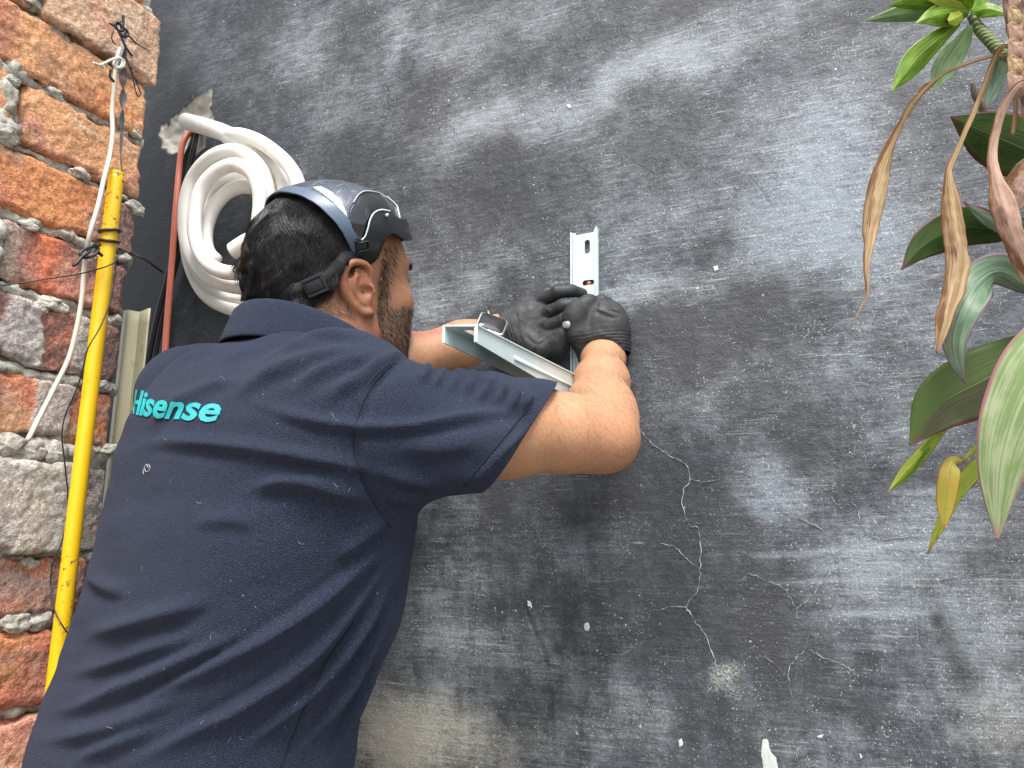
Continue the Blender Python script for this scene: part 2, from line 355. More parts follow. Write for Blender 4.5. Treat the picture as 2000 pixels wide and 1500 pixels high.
# broken plaster patch where the pipes leave the wall
HOLE = [(410, 176), (414, 205), (412, 232), (400, 240), (402, 262), (396, 285), (380, 300), (362, 306), (345, 300), (326, 298), (318, 280), (315, 258), (322, 244), (338, 228), (350, 212), (368, 200), (385, 188), (400, 182)]
hx = gx0+fbm(gv*70, 5, 4)*13; hy = gy0+fbm(gv*70, 6, 4)*13
hd, _, _ = pdist(hx, hy, HOLE, True); hin = inpoly(hx, hy, HOLE); sdh = np.where(hin, -hd, hd)
cem = sstep(1.5, -1.0, sdh)
FLK = [[(1490, 1445), (1500, 1442), (1503, 1462), (1513, 1478), (1524, 1505), (1530, 1540), (1488, 1540), (1490, 1500), (1486, 1470)], [(1140, 1218), (1149, 1215), (1153, 1224), (1149, 1232), (1143, 1230)], [(1106, 206), (1113, 203), (1116, 209), (1110, 213)],
       [(1325, 1446), (1332, 1442), (1334, 1455), (1327, 1460)], [(1594, 1437), (1608, 1434), (1606, 1442), (1597, 1441)], [(1678, 1470), (1686, 1478), (1680, 1482)], [(1030, 1172), (1037, 1176), (1040, 1188), (1032, 1184)], [(1126, 1428), (1131, 1432), (1129, 1436), (1124, 1433)],
       [(1392, 521), (1402, 519), (1404, 527), (1396, 531)]]
flk = np.zeros(len(gv))
for q in FLK:
    fx = gx0+fbm(gv*130, 15, 3)*5; fy = gy0+fbm(gv*130, 16, 3)*5; flk = flk
sp = blob(1440, 1318, 42, 22, 0, 1)+blob(1410, 1350, 30, 12, 0, .6)+blob(1460, 1355, 25, 14, 0, .6)
dep = -sstep(2, -5, sdh)*(.006+.010*sstep(-5, -25, sdh))+cem*fbm(gv*60, 41, 4)*.006+.0012*fbm(gv*12, 44, 4)+.0006*fbm(gv*45, 47, 3)*(1-cem)
# the drilled opening behind the pipe
oc, _, _ = pdist(gx0, gy0, [(380, 240), (386, 248)]); dep -= .03*sstep(11, 5, oc)
# ridged scar lines in the render coat
for ln, am in (([(1030, 1180), (1045, 1220), (1062, 1250), (1070, 1290), (1085, 1300)], .0022), ([(1090, 1350), (1080, 1370), (1083, 1410)], .002), ([(868, 1420), (860, 1450), (850, 1480)], .002), ([(1640, 780), (1640, 1130)], .0015)):
    q, s_, _ = pdist(gx0, gy0, ln); dep += am*np.exp(-(q/3.0)**2)-am*.7*np.exp(-((q-6)/4)**2)*(s_ > 0)
wallv = gv.copy(); wallv[:, 1] = -dep
nx_, nz_ = len(xs), len(zs); ii = np.arange(nx_-1)[:, None]*nz_+np.arange(nz_-1)[None]
wq = np.stack([ii, ii+nz_, ii+nz_+1, ii+1], -1).reshape(-1, 4)
# hairline cracks: thin raised filler lines
CR = [([(1245, 830), (1262, 855), (1300, 885), (1338, 905), (1346, 935), (1332, 972), (1345, 1025), (1366, 1035), (1368, 1105), (1364, 1150), (1342, 1180), (1345, 1195), (1380, 1245), (1396, 1290), (1400, 1325)], 1.5), ([(1346, 935), (1372, 941), (1402, 938)], 1.3), ([(1364, 1110), (1345, 1095), (1320, 1070), (1290, 1060)], 1.0),
      ([(1342, 1186), (1310, 1185), (1290, 1192)], 1.3), ([(1520, 992), (1545, 1008), (1580, 1020), (1610, 1040), (1625, 1080), (1632, 1095)], 1.1), ([(1632, 1090), (1625, 1110), (1590, 1160), (1560, 1185), (1556, 1200)], 1.2), ([(1635, 1080), (1665, 1060), (1690, 1042), (1678, 1020), (1676, 995), (1660, 978)], 1.1), ([(1690, 1042), (1720, 1052), (1760, 1050), (1800, 1045)], 1.0),
      ([(1460, 1118), (1500, 1135), (1530, 1150), (1553, 1185), (1558, 1210), (1565, 1222)], 1.0), ([(1578, 1235), (1575, 1265), (1560, 1280), (1548, 1295), (1540, 1305), (1545, 1360)], 1.2), ([(1575, 1265), (1610, 1285), (1650, 1300), (1672, 1320)], 1.2), ([(1490, 1280), (1515, 1298)], .9), ([(1545, 1365), (1530, 1375)], .8),
      ([(1363, 0), (1366, 40), (1366, 65)], .9), ([(1515, 185), (1525, 208), (1522, 230), (1514, 250)], .9), ([(1435, 342), (1455, 340), (1465, 320), (1490, 305)], 1.0), ([(1465, 340), (1490, 370), (1515, 410)], .8), ([(1345, 360), (1365, 400), (1385, 430)], .7), ([(930, 548), (1000, 520), (1090, 500), (1116, 494)], .8), ([(1088, 1040), (1060, 1070), (1040, 1100)], .8), ([(1180, 1280), (1220, 1276), (1240, 1262)], .8),
      ([(1210, 1340), (1212, 1380), (1210, 1420)], .8), ([(780, 80), (790, 100), (800, 110)], .6), ([(1548, 1450), (1556, 1475), (1562, 1500)], 1.0), ([(1780, 1425), (1790, 1450), (1810, 1490)], .7), ([(1215, 50), (1218, 65), (1235, 78)], .6), ([(625, 205), (626, 250), (624, 265)], 1.0), ([(1740, 700), (1750, 720)], .8), ([(1840, 1130), (1870, 1140)], .7), ([(560, 700-640), (565, 80)], .6)]
cb = MB()
for k, (c, wd) in enumerate(CR):
    c = catmull(np.array(c, float), len(c)*9); c = c+np.stack([vnoise(np.c_[np.arange(len(c))*.8, np.full(len(c), k*3.1), np.zeros(len(c))], 1), vnoise(np.c_[np.arange(len(c))*.8, np.full(len(c), k*3.1), np.ones(len(c))], 2)], 1)*2.2
    p = onY(c[:, 0], c[:, 1], -.0004); T = norm(np.gradient(p, axis=0)); sd_ = np.cross(T, [0, 1, 0]); n = len(p)
    ww = wd*.00038*(.75+.6*vnoise(np.c_[np.arange(n)*.6, np.full(n, k), np.zeros(n)], 4))*np.minimum(1, np.minimum(np.arange(n), np.arange(n)[::-1])/5+.25)
    off = np.interp(p[:, 0], xs, np.zeros(len(xs)))
    ix = np.clip(np.searchsorted(xs, p[:, 0]), 0, nx_-1); iz = np.clip(np.searchsorted(zs, p[:, 2]), 0, nz_-1); yy = wallv[ix*nz_+iz, 1]
    p[:, 1] = np.minimum(yy, np.convolve(np.pad(yy, 2, 'edge'), np.ones(5)/5, 'valid'))-.0010
    V = np.stack([p-sd_*ww[:, None], p+[0, -.0004, 0], p+sd_*ww[:, None]], 1).reshape(-1, 3); i = np.arange(n-1)[:, None]*3+np.arange(2)[None]
    cb.add(V, np.stack([i, i+3, i+4, i+1], -1).reshape(-1, 4))
ncrack = sum(len(q_) for q_ in cb.Q); frng = np.random.default_rng(4)
for k, fq in enumerate(FLK):
    c = np.array(fq+fq[:1], float); c = resample(c, 34)[:-1]; cen = c.mean(0); dr_ = norm(c-cen); c = c+dr_*(fbm(np.c_[c*.22, np.full(len(c), k)], 61, 3)*(5 if k == 0 else 2.2))[:, None]
    rings = [cen[None]+(c-cen)*s_ for s_ in (1, .8, .45, .01)]; V = np.concatenate([onY(r_[:, 0], r_[:, 1], 0.0) for r_ in rings]); n = len(c)
    ix = np.clip(np.searchsorted(xs, V[:, 0]), 0, nx_-1); iz = np.clip(np.searchsorted(zs, V[:, 2]), 0, nz_-1); V[:, 1] = wallv[ix*nz_+iz, 1]-.0012+np.repeat([.0004, -.0002, 0, 0], n)+fbm(V*300, 3, 2)*.0004
    i = (np.arange(3)*n)[:, None]+np.arange(n)[None]; j = (np.arange(3)*n)[:, None]+(np.arange(n)[None]+1) % n; cb.add(V, np.stack([i, j, j+n, i+n], -1).reshape(-1, 4))
cv = np.concatenate(cb.V); cq = np.concatenate(cb.Q)
q = NT('dark_plaster')
ch = q.attr('chalk'); dk = q.attr('dark'); wm = q.attr('warm'); bl = q.attr('bluish'); hz = q.attr('horiz'); st = q.attr('stroke')
sA = q.noise(1, 6, .68, q.co((26, 1, 130), (0, math.radians(18), 0)))       # brushed upwards to the right
sB = q.noise(1, 6, .68, q.co((14, 1, 150)))                                  # level trowel marks
stv = q.mix(hz, sA, sB); iso = q.noise(38, 7, .66, q.co(), .4); isf = q.noise(260, 5, .7); vst = q.noise(1, 4, .6, q.co((60, 1, 10)))
val = q.math('ADD', q.math('MULTIPLY', q.math('SUBTRACT', stv, .5), q.math('ADD', .45, q.math('MULTIPLY', ch, 1.0))), q.math('MULTIPLY', q.math('SUBTRACT', iso, .5), q.math('ADD', .75, q.math('MULTIPLY', ch, .6))))
val = q.math('ADD', val, q.math('MULTIPLY', q.math('SUBTRACT', isf, .5), q.math('ADD', .5, q.math('MULTIPLY', ch, 1.1)))); val = q.math('ADD', val, q.math('MULTIPLY', q.math('SUBTRACT', vst, .5), q.math('MULTIPLY', hz, .55)))
cov = q.ramp(q.math('ADD', q.math('ADD', val, q.math('MULTIPLY', ch, 1.0)), st), -.02, 1.1, 0, 1)
grain = q.ramp(q.noise(700, 3, .6), .3, .75, .72, 1.25)
base = q.mix(q.ramp(iso, .35, .65), (.033, .040, .048), (.049, .058, .069)); base = q.mix(q.ramp(q.noise(5, 3), .4, .65), base, (.050, .051, .058))
chc = q.mix(q.ramp(bl, 0, 1), (.265, .300, .330), (.235, .290, .355)); chc = q.mix(q.ramp(wm, 0, 1), chc, (.37, .355, .30))
col = q.mix(cov, base, chc)
# white grit caught on the high points
g1 = q.ramp(q.vor(330), .34, .14); gm = q.ramp(q.math('ADD', q.noise(24, 5, .7), q.math('MULTIPLY', ch, .28)), .46, .70, .10, 1)
gsel = q.ramp(q.noise(210, 3, .6), .47, .55)
grit = q.math('MULTIPLY', q.math('MULTIPLY', g1, gm), gsel)
g2 = q.math('MULTIPLY', q.ramp(q.vor(75), .15, .07), q.ramp(q.noise(9, 3), .50, .62))
g2 = q.math('MULTIPLY', g2, q.ramp(q.noise(47, 2), .52, .58))
col = q.mix(q.math('MINIMUM', q.math('ADD', q.math('MULTIPLY', grit, .78), q.math('MULTIPLY', g2, .9)), 1.0), col, (.62, .66, .68))
# dry-brush streaks of chalk
for (rx, sc_a, ph) in ((24, (16, 1, 250), 0), (40, (24, 1, 300), 1), (-3, (16, 1, 300), 2)):
    sk = q.noise(1, 5, .75, q.co(sc_a, (0, math.radians(rx), 0))); skm = q.math('MULTIPLY', q.ramp(sk, .545, .64), q.ramp(q.math('ADD', q.math('MULTIPLY', ch, .55), q.noise(13+ph*4, 4, .65)), .55, .82))
    if ph == 2: skm = q.math('MULTIPLY', skm, hz)
    else: skm = q.math('MULTIPLY', skm, q.math('SUBTRACT', 1.0, q.math('MULTIPLY', hz, .75)))
    col = q.mix(q.math('MULTIPLY', skm, .5), col, (.47, .505, .53))
# fine scratches
sc1 = q.ramp(q.math('ABSOLUTE', q.math('SUBTRACT', q.noise(1, 2, .5, q.co((4, 1, 150), (0, math.radians(24), 0))), .5)), .006, .0, 0, 1)
col = q.mix(q.math('MULTIPLY', q.math('MULTIPLY', sc1, .35), q.ramp(q.noise(12, 3), .5, .65)), col, (.4, .43, .46))
col = q.mix(q.math('MULTIPLY', q.ramp(q.attr('spk'), .2, 1.0, 0, .7), q.ramp(q.noise(330, 5, .7), .50, .54)), col, (.55, .57, .50))
col = q.mix(q.math('MINIMUM', dk, .95), col, (.018, .020, .023)); col = q.mix(1.0, col, q.n('CombineColor', ins={0: grain, 1: grain, 2: grain}), 'MULTIPLY')
cemc = q.mix(q.noise(50, 5), (.30, .285, .25), (.62, .60, .54)); cemc = q.mix(q.ramp(q.noise(22, 3), .52, .7, 0, .6), cemc, (.25, .15, .08))
col = q.mix(q.attr('cem'), col, cemc); col = q.mix(q.attr('flk'), col, (.66, .70, .66)); col = q.mix(q.attr('bore'), col, (.05, .02, .01))
hgt = q.math('ADD', q.math('MULTIPLY', q.noise(420, 5, .65), .5), q.math('ADD', q.math('MULTIPLY', stv, .5), q.math('MULTIPLY', q.noise(90, 4), .9)))
M_DARK = q.out(col, q.ramp(cov, 0, 1, .58, .75), q.bump(hgt, .8, .0022), Specular_IOR_Level=.42)
q = NT('crack_filler'); M_CRACK = q.out(q.mix(q.ramp(q.noise(90, 5), .38, .6), (.12, .13, .14), (.38, .40, .42)), .9)
z0 = np.zeros(len(cv)); att = {k: np.r_[v, z0] for k, v in dict(chalk=chalk, dark=dark, warm=warm, bluish=bluish, horiz=horiz, stroke=stroke, cem=cem, flk=flk, spk=sp, bore=sstep(12, 7, oc)).items()}
ow = fmesh('plastered_wall', np.vstack([wallv, cv]), [np.vstack([wq, cq+len(wallv)])], [M_DARK, M_CRACK, simple('white_flake', (.52, .56, .53), .85, .12, 60)], None, True, np.r_[np.zeros(len(wq)), np.ones(ncrack), np.full(len(cq)-ncrack, 2)], att)
tag(ow, 'charcoal plastered wall with chalky smears, hairline cracks and a broken patch', 'wall')
wb = MB(); wb.box((.05, .11, 1.65), np.eye(3), (1.55, .085, 1.65)); k = wb.build('wall_core', simple('wall_back', (.2, .2, .2), .9), ow, False)

# ================================================================== ground
q = NT('ground_mat'); gc = q.mix(q.noise(6, 6), (.16, .15, .13), (.30, .28, .25))
M_GR = q.out(gc, .9, q.bump(q.noise(60, 5), .7, .01))
go = fmesh('ground', [(-60, -60, 0), (60, -60, 0), (60, 60, 0), (-60, 60, 0)], np.array([[0, 1, 2, 3]]), M_GR, None, False); tag(go, 'rough grey concrete ground at the foot of the wall', 'ground', kind='structure')

# ================================================================== brick wall (plane X = XB, runs from the dark wall towards the camera)
XB = -.92
def bz(px, py): return onX(px, py, XB)
C_OR = (.52, .235, .11); C_RED = (.46, .19, .115); C_TAN = (.52, .36, .25); C_BUF = (.56, .31, .165); C_PUR = (.17, .10, .095); C_PINK = (.47, .22, .17); C_GREY = (.20, .19, .18); C_CEM = (.42, .41, .37); C_PEACH = (.60, .35, .24); C_CRIM = (.50, .20, .13)
# rows: lower and upper line as two photo points each (x=left, x=right end), then bricks: left px, right px, colours, proudness
ROWS = [
 (((64, 24), (283, 157)), ((150, -75), (304, 35)), [(80, 310, C_TAN, C_PINK, .2, .010), (-150, 72, C_GREY, C_OR, .3, 0)]),
 (((150, -85), (306, 25)), ((190, -200), (306, -100)), [(240, 290, C_OR, C_TAN, .3, 0), (0, 232, C_TAN, C_OR, .4, 0)]),
 (((0, 118), (285, 277)), ((30, 10), (285, 168)), [(-160, 290, C_OR, C_BUF, .5, .002)]),
 (((0, 277), (283, 378)), ((0, 130), (285, 283)), [(40, 283, C_BUF, C_PINK, .45, .0), (-160, 22, C_BUF, C_OR, .4, 0)]),
 (((0, 402), (268, 500)), ((0, 285), (275, 390)), [(-190, 272, C_OR, C_RED, .55, -.002)]),
 (((0, 546), (250, 620)), ((0, 425), (253, 508)), [(4, 253, C_PINK, C_PUR, .6, .0), (-200, -8, C_OR, C_RED, .5, 0)]),
 (((0, 702), (233, 750)), ((0, 574), (235, 628)), [(-190, 237, C_RED, C_PUR, .42, .002)]),
 (((0, 850), (218, 872)), ((0, 728), (222, 762)), [(-20, 219, C_OR, C_RED, .55, .0), (-220, -30, C_OR, C_RED, .5, 0)]),
 (((0, 1088), (190, 1075)), ((0, 905), (200, 895)), [(-200, 132, C_CEM, C_CEM, .3, .012), (140, 200, C_CEM, C_GREY, .3, .004)]),
 (((0, 1206), (170, 1196)), ((0, 1092), (185, 1085)), [(-100, 165, (.28, .225, .21), C_RED, .33, .004)]),
 (((0, 1380), (150, 1368)), ((0, 1236), (165, 1222)), [(-210, 150, C_CRIM, C_OR, .45, .004)]),
 (((0, 1560), (140, 1530)), ((0, 1402), (145, 1384)), [(-80, 140, C_PEACH, C_PINK, .3, .004), (-300, -95, C_OR, C_RED, .4, 0)]),
]
q = NT('brick'); vc = q.attr('col', 'Color'); nz = q.noise(190, 6, .7); n2 = q.noise(60, 4, .6)
c = q.mix(1.0, vc, q.n('CombineColor', ins={0: q.ramp(nz, .25, .75, .55, 1.4), 1: q.ramp(nz, .25, .75, .5, 1.45), 2: q.ramp(nz, .25, .75, .5, 1.5)}), 'MULTIPLY')
c = q.mix(q.math('MULTIPLY', q.ramp(q.vor(240), .22, .08), q.ramp(n2, .5, .6)), c, (.06, .045, .04))
c = q.mix(q.math('MULTIPLY', q.ramp(q.vor(170, q.co((1, 1.2, 1.1), (.4, .3, .1))), .16, .06), q.ramp(n2, .5, .42)), c, (.62, .58, .5))
M_BRICK = q.out(c, .88, q.bump(q.math('ADD', nz, q.math('MULTIPLY', q.noise(420, 4), .6)), 1, .0035), Specular_IOR_Level=.25)
q = NT('mortar'); nz = q.noise(150, 6, .65); c = q.mix(q.ramp(nz, .3, .7), (.33, .32, .28), (.66, .64, .56)); c = q.mix(q.ramp(q.noise(14, 4), .45, .7), c, (.40, .38, .33))
M_MORT = q.out(c, .92, q.bump(nz, 1, .003), Specular_IOR_Level=.2)
def grid_box(ny, nz, nx):   # closed box surface, unit coords, shared nothing (6 sheets)
    Vs = []; Fs = []; o = 0
    for (a, b, n1, n2, fx, side) in ((1, 2, ny, nz, 0, 1), (0, 2, nx, nz, 1, 1), (0, 2, nx, nz, 1, 0), (0, 1, nx, ny, 2, 1), (0, 1, nx, ny, 2, 0)):
        u, v = np.meshgrid(np.linspace(0, 1, n1), np.linspace(0, 1, n2), indexing='ij'); V = np.zeros((n1*n2, 3)); V[:, a] = u.ravel(); V[:, b] = v.ravel(); V[:, fx] = side
        i = np.arange(n1-1)[:, None]*n2+np.arange(n2-1)[None]; Q = np.stack([i, i+n2, i+n2+1, i+1], -1).reshape(-1, 4)
        if (fx == 1) == (side == 1): Q = Q[:, ::-1]
        Vs.append(V); Fs.append(Q+o); o += len(V)
    return np.vstack(Vs), np.vstack(Fs)
bb = MB(); brick_rect = []
mm = MB()
for ri, (low, up, bricks) in enumerate(ROWS):
    def yzline(ln): a = bz(*ln[0]); b = bz(*ln[1]); return a[1], a[2], b[1], b[2]
    ly0, lz0, ly1, lz1 = yzline(low); uy0, uz0, uy1, uz1 = yzline(up)
    zl = (lz0+lz1)/2; zu = (uz0+uz1)/2; ml = ((low[0][1]+low[1][1])+(up[0][1]+up[1][1]))/4
    for bi, (x0, x1, c1, c2, fr, pr) in enumerate(bricks):
        if x0 < -60: x0p = x0
        y1 = bz(x1, ml+(x1-140)*.2)[1]; y0 = bz(max(x0, -60), ml+(x0-140)*.3)[1]-(max(0, -60-x0))*.0012
        L = y1-y0; Hh = zu-zl; ny = int(max(6, L/.002)); nz_b = int(max(6, Hh/.002)); V, Q = grid_box(ny, nz_b, 26)
        U = V*np.array([.10, L, Hh]); e = .007
        # rounding of the arrises and a rough, pitted skin
        Cn = np.clip(U, [0, e, e], [.10-e, L-e, Hh-e]); dd = U-Cn; ln_ = np.linalg.norm(dd, axis=1, keepdims=True)+1e-9; U = Cn+dd/ln_*np.minimum(ln_, e)
        g = U+np.array([ri*3.3, bi*7.7+ri, ri*1.7]); nn = norm(np.where(ln_ > 1e-6, dd/ln_, [[1, 0, 0]]))
        edge = np.minimum(np.minimum(U[:, 1], L-U[:, 1]), np.minimum(U[:, 2], Hh-U[:, 2])); chip = sstep(.012, 0, edge)*np.maximum(0, fbm(g*38, 5, 3))*.020
        U = U+nn*(fbm(g*26, 1, 4)*.0026+fbm(g*120, 2, 3)*.0020-chip)[:, None]
        X0 = XB+pr+random.uniform(-.002, .002)
        W = np.stack([X0-.10+U[:, 0], y0+U[:, 1], zl+U[:, 2]+fbm(np.c_[U[:, 1]*8, np.full(len(U), ri*2.), np.full(len(U), bi)], 9, 2)*.004], 1)
        m1 = sstep(.5-.18, .5+.18, .5+.9*fbm(g*np.array([14, 14, 22]), 3, 4)+(fr-.5)); colr = np.array(c1)*(1-m1[:, None])+np.array(c2)*m1[:, None]
        ch_ = sstep(.16, .3, fbm(g*19, 6, 4)); colr = colr*(1-.34*ch_[:, None])+np.array([.16, .11, .095])*.34*ch_[:, None]
        hi = sstep(.14, .28, fbm(g*24, 12, 4))*(.35 if ri >= 4 else .3); colr = colr*(1-hi[:, None])+np.array([.42, .37, .30])*hi[:, None]
        if ri in (6, 7) and bi == 0:   # cement smears on the faces
            a = bz(45, 640)[1] if ri == 6 else bz(95, 830)[1]; sm = np.exp(-((W[:, 1]-a)/.03)**2)+(ri == 6)*np.exp(-((W[:, 1]-bz(165, 640)[1])/.012)**2)*.9; sm = sstep(.35, .6, sm+fbm(g*30, 14, 4)*.6)*.9; colr = colr*(1-sm[:, None])+np.array([.36, .355, .34])*sm[:, None]; W[:, 0] += sm*.003
        if ri in (5, ) and bi == 0:
            a = bz(50, 500)[1]; b = bz(95, 500)[1]; sm = sstep(a+.01, a-.02, W[:, 1]+fbm(g*20, 3, 3)*.02); colr = colr*(1-sm[:, None])+np.array([.34, .27, .23])*sm[:, None]; sm = np.exp(-((W[:, 1]-b)/.022)**2)*.8; colr = colr*(1-sm[:, None])+np.array([.52, .15, .07])*sm[:, None]
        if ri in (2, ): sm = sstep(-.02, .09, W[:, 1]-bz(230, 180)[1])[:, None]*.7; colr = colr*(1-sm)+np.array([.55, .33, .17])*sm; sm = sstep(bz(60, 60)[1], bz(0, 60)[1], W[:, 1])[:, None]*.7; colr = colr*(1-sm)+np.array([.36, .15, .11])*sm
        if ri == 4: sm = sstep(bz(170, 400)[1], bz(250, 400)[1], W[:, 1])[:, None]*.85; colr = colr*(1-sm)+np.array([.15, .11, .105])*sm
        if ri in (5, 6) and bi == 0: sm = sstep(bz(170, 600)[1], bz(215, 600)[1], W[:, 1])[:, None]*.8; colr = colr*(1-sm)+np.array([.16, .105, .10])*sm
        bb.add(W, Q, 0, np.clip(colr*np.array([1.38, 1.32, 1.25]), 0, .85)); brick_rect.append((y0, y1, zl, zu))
# the rest of the wall, out of the frame: the same bond carried on, coarser
lev = {}
for (y0, y1, zl, zu) in brick_rect: lev.setdefault((round(zl, 3), round(zu, 3)), []).append(y0)
rest = [(zl, zu, min(v)-.012) for (zl, zu), v in lev.items()]; zt = max(k[1] for k in lev); zb_ = min(k[0] for k in lev); yend = bz(290, 20)[1]
for k in range(4): rest.append((zt+.012+k*.093, zt+.093+k*.093, yend))
for k in range(9):
    if zb_-.093*(k+1) > .0: rest.append((zb_-.093*(k+1), zb_-.093*k-.012, bz(140, 1450)[1]-.003*k))
cols_ = [C_OR, C_BUF, C_RED, C_PINK, C_CRIM, C_TAN, C_PUR]
for ri_, (zl, zu, ys) in enumerate(rest):
    y1 = ys-(0 if ri_ < len(lev) else 0); first = True
    while y1 > -1.33:
        L = min((.11 if (first and ri_ % 2) else random.uniform(.20, .235)), y1+1.35); first = False; Hh = zu-zl
        if L < .03: break
        V, Q = grid_box(int(max(6, L/.006)), int(max(5, Hh/.006)), 8); U = V*np.array([.10, L, Hh]); e = .007; Cn = np.clip(U, [0, e, e], [.10-e, L-e, Hh-e]); dd = U-Cn; ln_ = np.linalg.norm(dd, axis=1, keepdims=True)+1e-9; U = Cn+dd/ln_*np.minimum(ln_, e)
        g = U+np.array([ri_*5.3, y1*31, ri_]); U = U+norm(np.where(ln_ > 1e-6, dd/ln_, [[1, 0, 0]]))*(fbm(g*26, 1, 4)*.0035)[:, None]; m1 = sstep(.35, .65, .5+.9*fbm(g*14, 3, 4))[:, None]
        bb.add(np.stack([XB-.10+U[:, 0]+random.uniform(-.002, .003), y1-L+U[:, 1], zl+U[:, 2]], 1), Q, 0, np.clip((np.array(random.choice(cols_))*(1-m1)+np.array(random.choice(cols_))*m1)*1.3, 0, .85)); y1 -= L+.012
wallb = bb.build('brick_wall', M_BRICK, None, True, True)
tag(wallb, 'rough wall of orange and tan bricks with squeezed-out mortar, left edge', 'wall')
# mortar bed: one recessed sheet plus ragged squeezed ropes along every joint
YE = bz(262, 450)[1]; Y0 = -1.35
yy = np.arange(Y0, YE+.001, .004); zz2 = np.arange(.0, 2.38, .005); A, B = np.meshgrid(yy, zz2, indexing='ij'); sv = np.stack([np.full(A.size, XB-.016), A.ravel(), B.ravel()], 1)
sv[:, 0] += fbm(sv*25, 3, 4)*.016; lowm = sstep(bz(60, 900)[2], bz(60, 880)[2], sv[:, 2])*sstep(bz(60, 845)[2]+.02, bz(60, 845)[2], sv[:, 2]); sv[:, 0] += .012*sstep(bz(60, 925)[2], bz(60, 905)[2], sv[:, 2])*sstep(bz(60, 850)[2], bz(60, 868)[2], sv[:, 2])
i = np.arange(len(yy)-1)[:, None]*len(zz2)+np.arange(len(zz2)-1)[None]; mm.add(sv, np.stack([i, i+len(zz2), i+len(zz2)+1, i+1], -1).reshape(-1, 4))
def rope(y0, z0, y1, z1, r, x=XB-.005, seed=0, fl=.8):
    n = max(8, int(abs(np.hypot(y1-y0, z1-z0))/.003)); t = np.linspace(0, 1, n); p = np.stack([np.full(n, x), y0+(y1-y0)*t, z0+(z1-z0)*t], 1)
    p[:, 2] += fbm(np.c_[t*9, np.full(n, seed*1.3), t*0], 5, 3)*.007; p[:, 0] += fbm(np.c_[t*7, np.full(n, seed*2.3), t*0], 6, 3)*.010
    rr = r*(1+.55*fbm(np.c_[t*abs(y1-y0+z1-z0)*22, np.full(n, seed*5.3), t*0], 7, 3)); V, Fs = tube_arr(p, np.maximum(rr, .002), 20, True, .009, 95, seed); mm.add(V, Fs)
jz = [(low, up) for low, up, _ in ROWS]
order = sorted(range(len(ROWS)), key=lambda k: -bz(*ROWS[k][0][0])[2])
for a, b in zip(order[:-1], order[1:]):
    l = ROWS[a][0]; u = ROWS[b][1]; z = (bz(*l[0])[2]+bz(*l[1])[2]+bz(*u[0])[2]+bz(*u[1])[2])/4; gap = abs((bz(*l[0])[2]+bz(*l[1])[2])-(bz(*u[0])[2]+bz(*u[1])[2]))/2
    ye = bz((l[1][0]+u[1][0])/2, (l[1][1]+u[1][1])/2)[1]-.006
    y = -.95
    while y < ye:
        y2 = min(y+random.uniform(.14, .3), ye); rope(y, z+random.uniform(-.002, .002), y2+.008, z+random.uniform(-.002, .002), max(.006, gap*.56), XB-.0115+random.uniform(-.003, .003), a*31+int(y*90)); y = y2
for (x0, yt, yb) in ((30, 125, 265), (-2, 430, 540), (76, -60, 20), (136, 900, 1070), (236, -80, 0), (-20, 740, 850)):
    a = bz(x0, yt); b = bz(x0, yb); rope(a[1], a[2], a[1], b[2], .011, XB-.007, x0*3+5)
# lumps of dried cement
for (px, py, rr_) in ((10, 262, .014), (22, 248, .012), (100, 592, .012), (78, 600, .010), (120, 601, .009), (160, 338, .010), (110, 180, .008), (268, 405, .011), (205, 755, .010), (265, 257, .010), (60, 880, .016), (20, 870, .018), (110, 890, .014), (170, 880, .013), (30, 1215, .016), (75, 1213, .015), (262, 20, .011), (278, 30, .010), (60, 1100, .010), (215, 880, .012), (60, 440, .009), (28, 155, .008)):
    c0 = bz(px, py); bm = bmesh.new(); bmesh.ops.create_icosphere(bm, subdivisions=4, radius=1); V = np.array([v.co[:] for v in bm.verts]); F_ = np.array([[v.index for v in f_.verts] for f_ in bm.faces]); bm.free()
    V = V*(1+.7*fbm(V*1.7+px, 3, 4))[:, None]*rr_*np.array([.6, 1.3, .8])+c0+[-.003, 0, 0]; mm.add(V, F_)
keep(mm.build('mortar', M_MORT, None, True), wallb)
# end face and back of the wall body
cb2 = MB(); cb2.box((XB-.165, (Y0+YE)/2-.012, 1.2), np.eye(3), (.13, (YE-Y0)/2-.014, 1.2)); keep(cb2.build('wall_core', M_MORT, None, False), wallb)
# ================================================================== the man
SHL = P(372, 775, .93); SHR = P(785, 838, .68)             # shoulder joints
E1 = norm(np.array([SHR[0]-SHL[0], SHR[1]-SHL[1], 0])); E3 = np.array([0, 0, 1.]); E2 = np.cross(E3, E1)
if E2[1] < 0: E2 = -E2
HR, HF, HU = np.array([[.9052, -.3681, -.2124], [.4088, .8908, .1985], [.1161, -.2665, .9568]])   # head: right, forward, up
HC = P(658, 562, .929); HS = .905
HM = np.stack([HR, HF, HU])
def H(x, y, z): return HC+(np.array([x, y, z])*HS) @ HM
def Hl(V): return ((V-HC) @ HM.T)/HS
skin_tone = (.455, .243, .135)
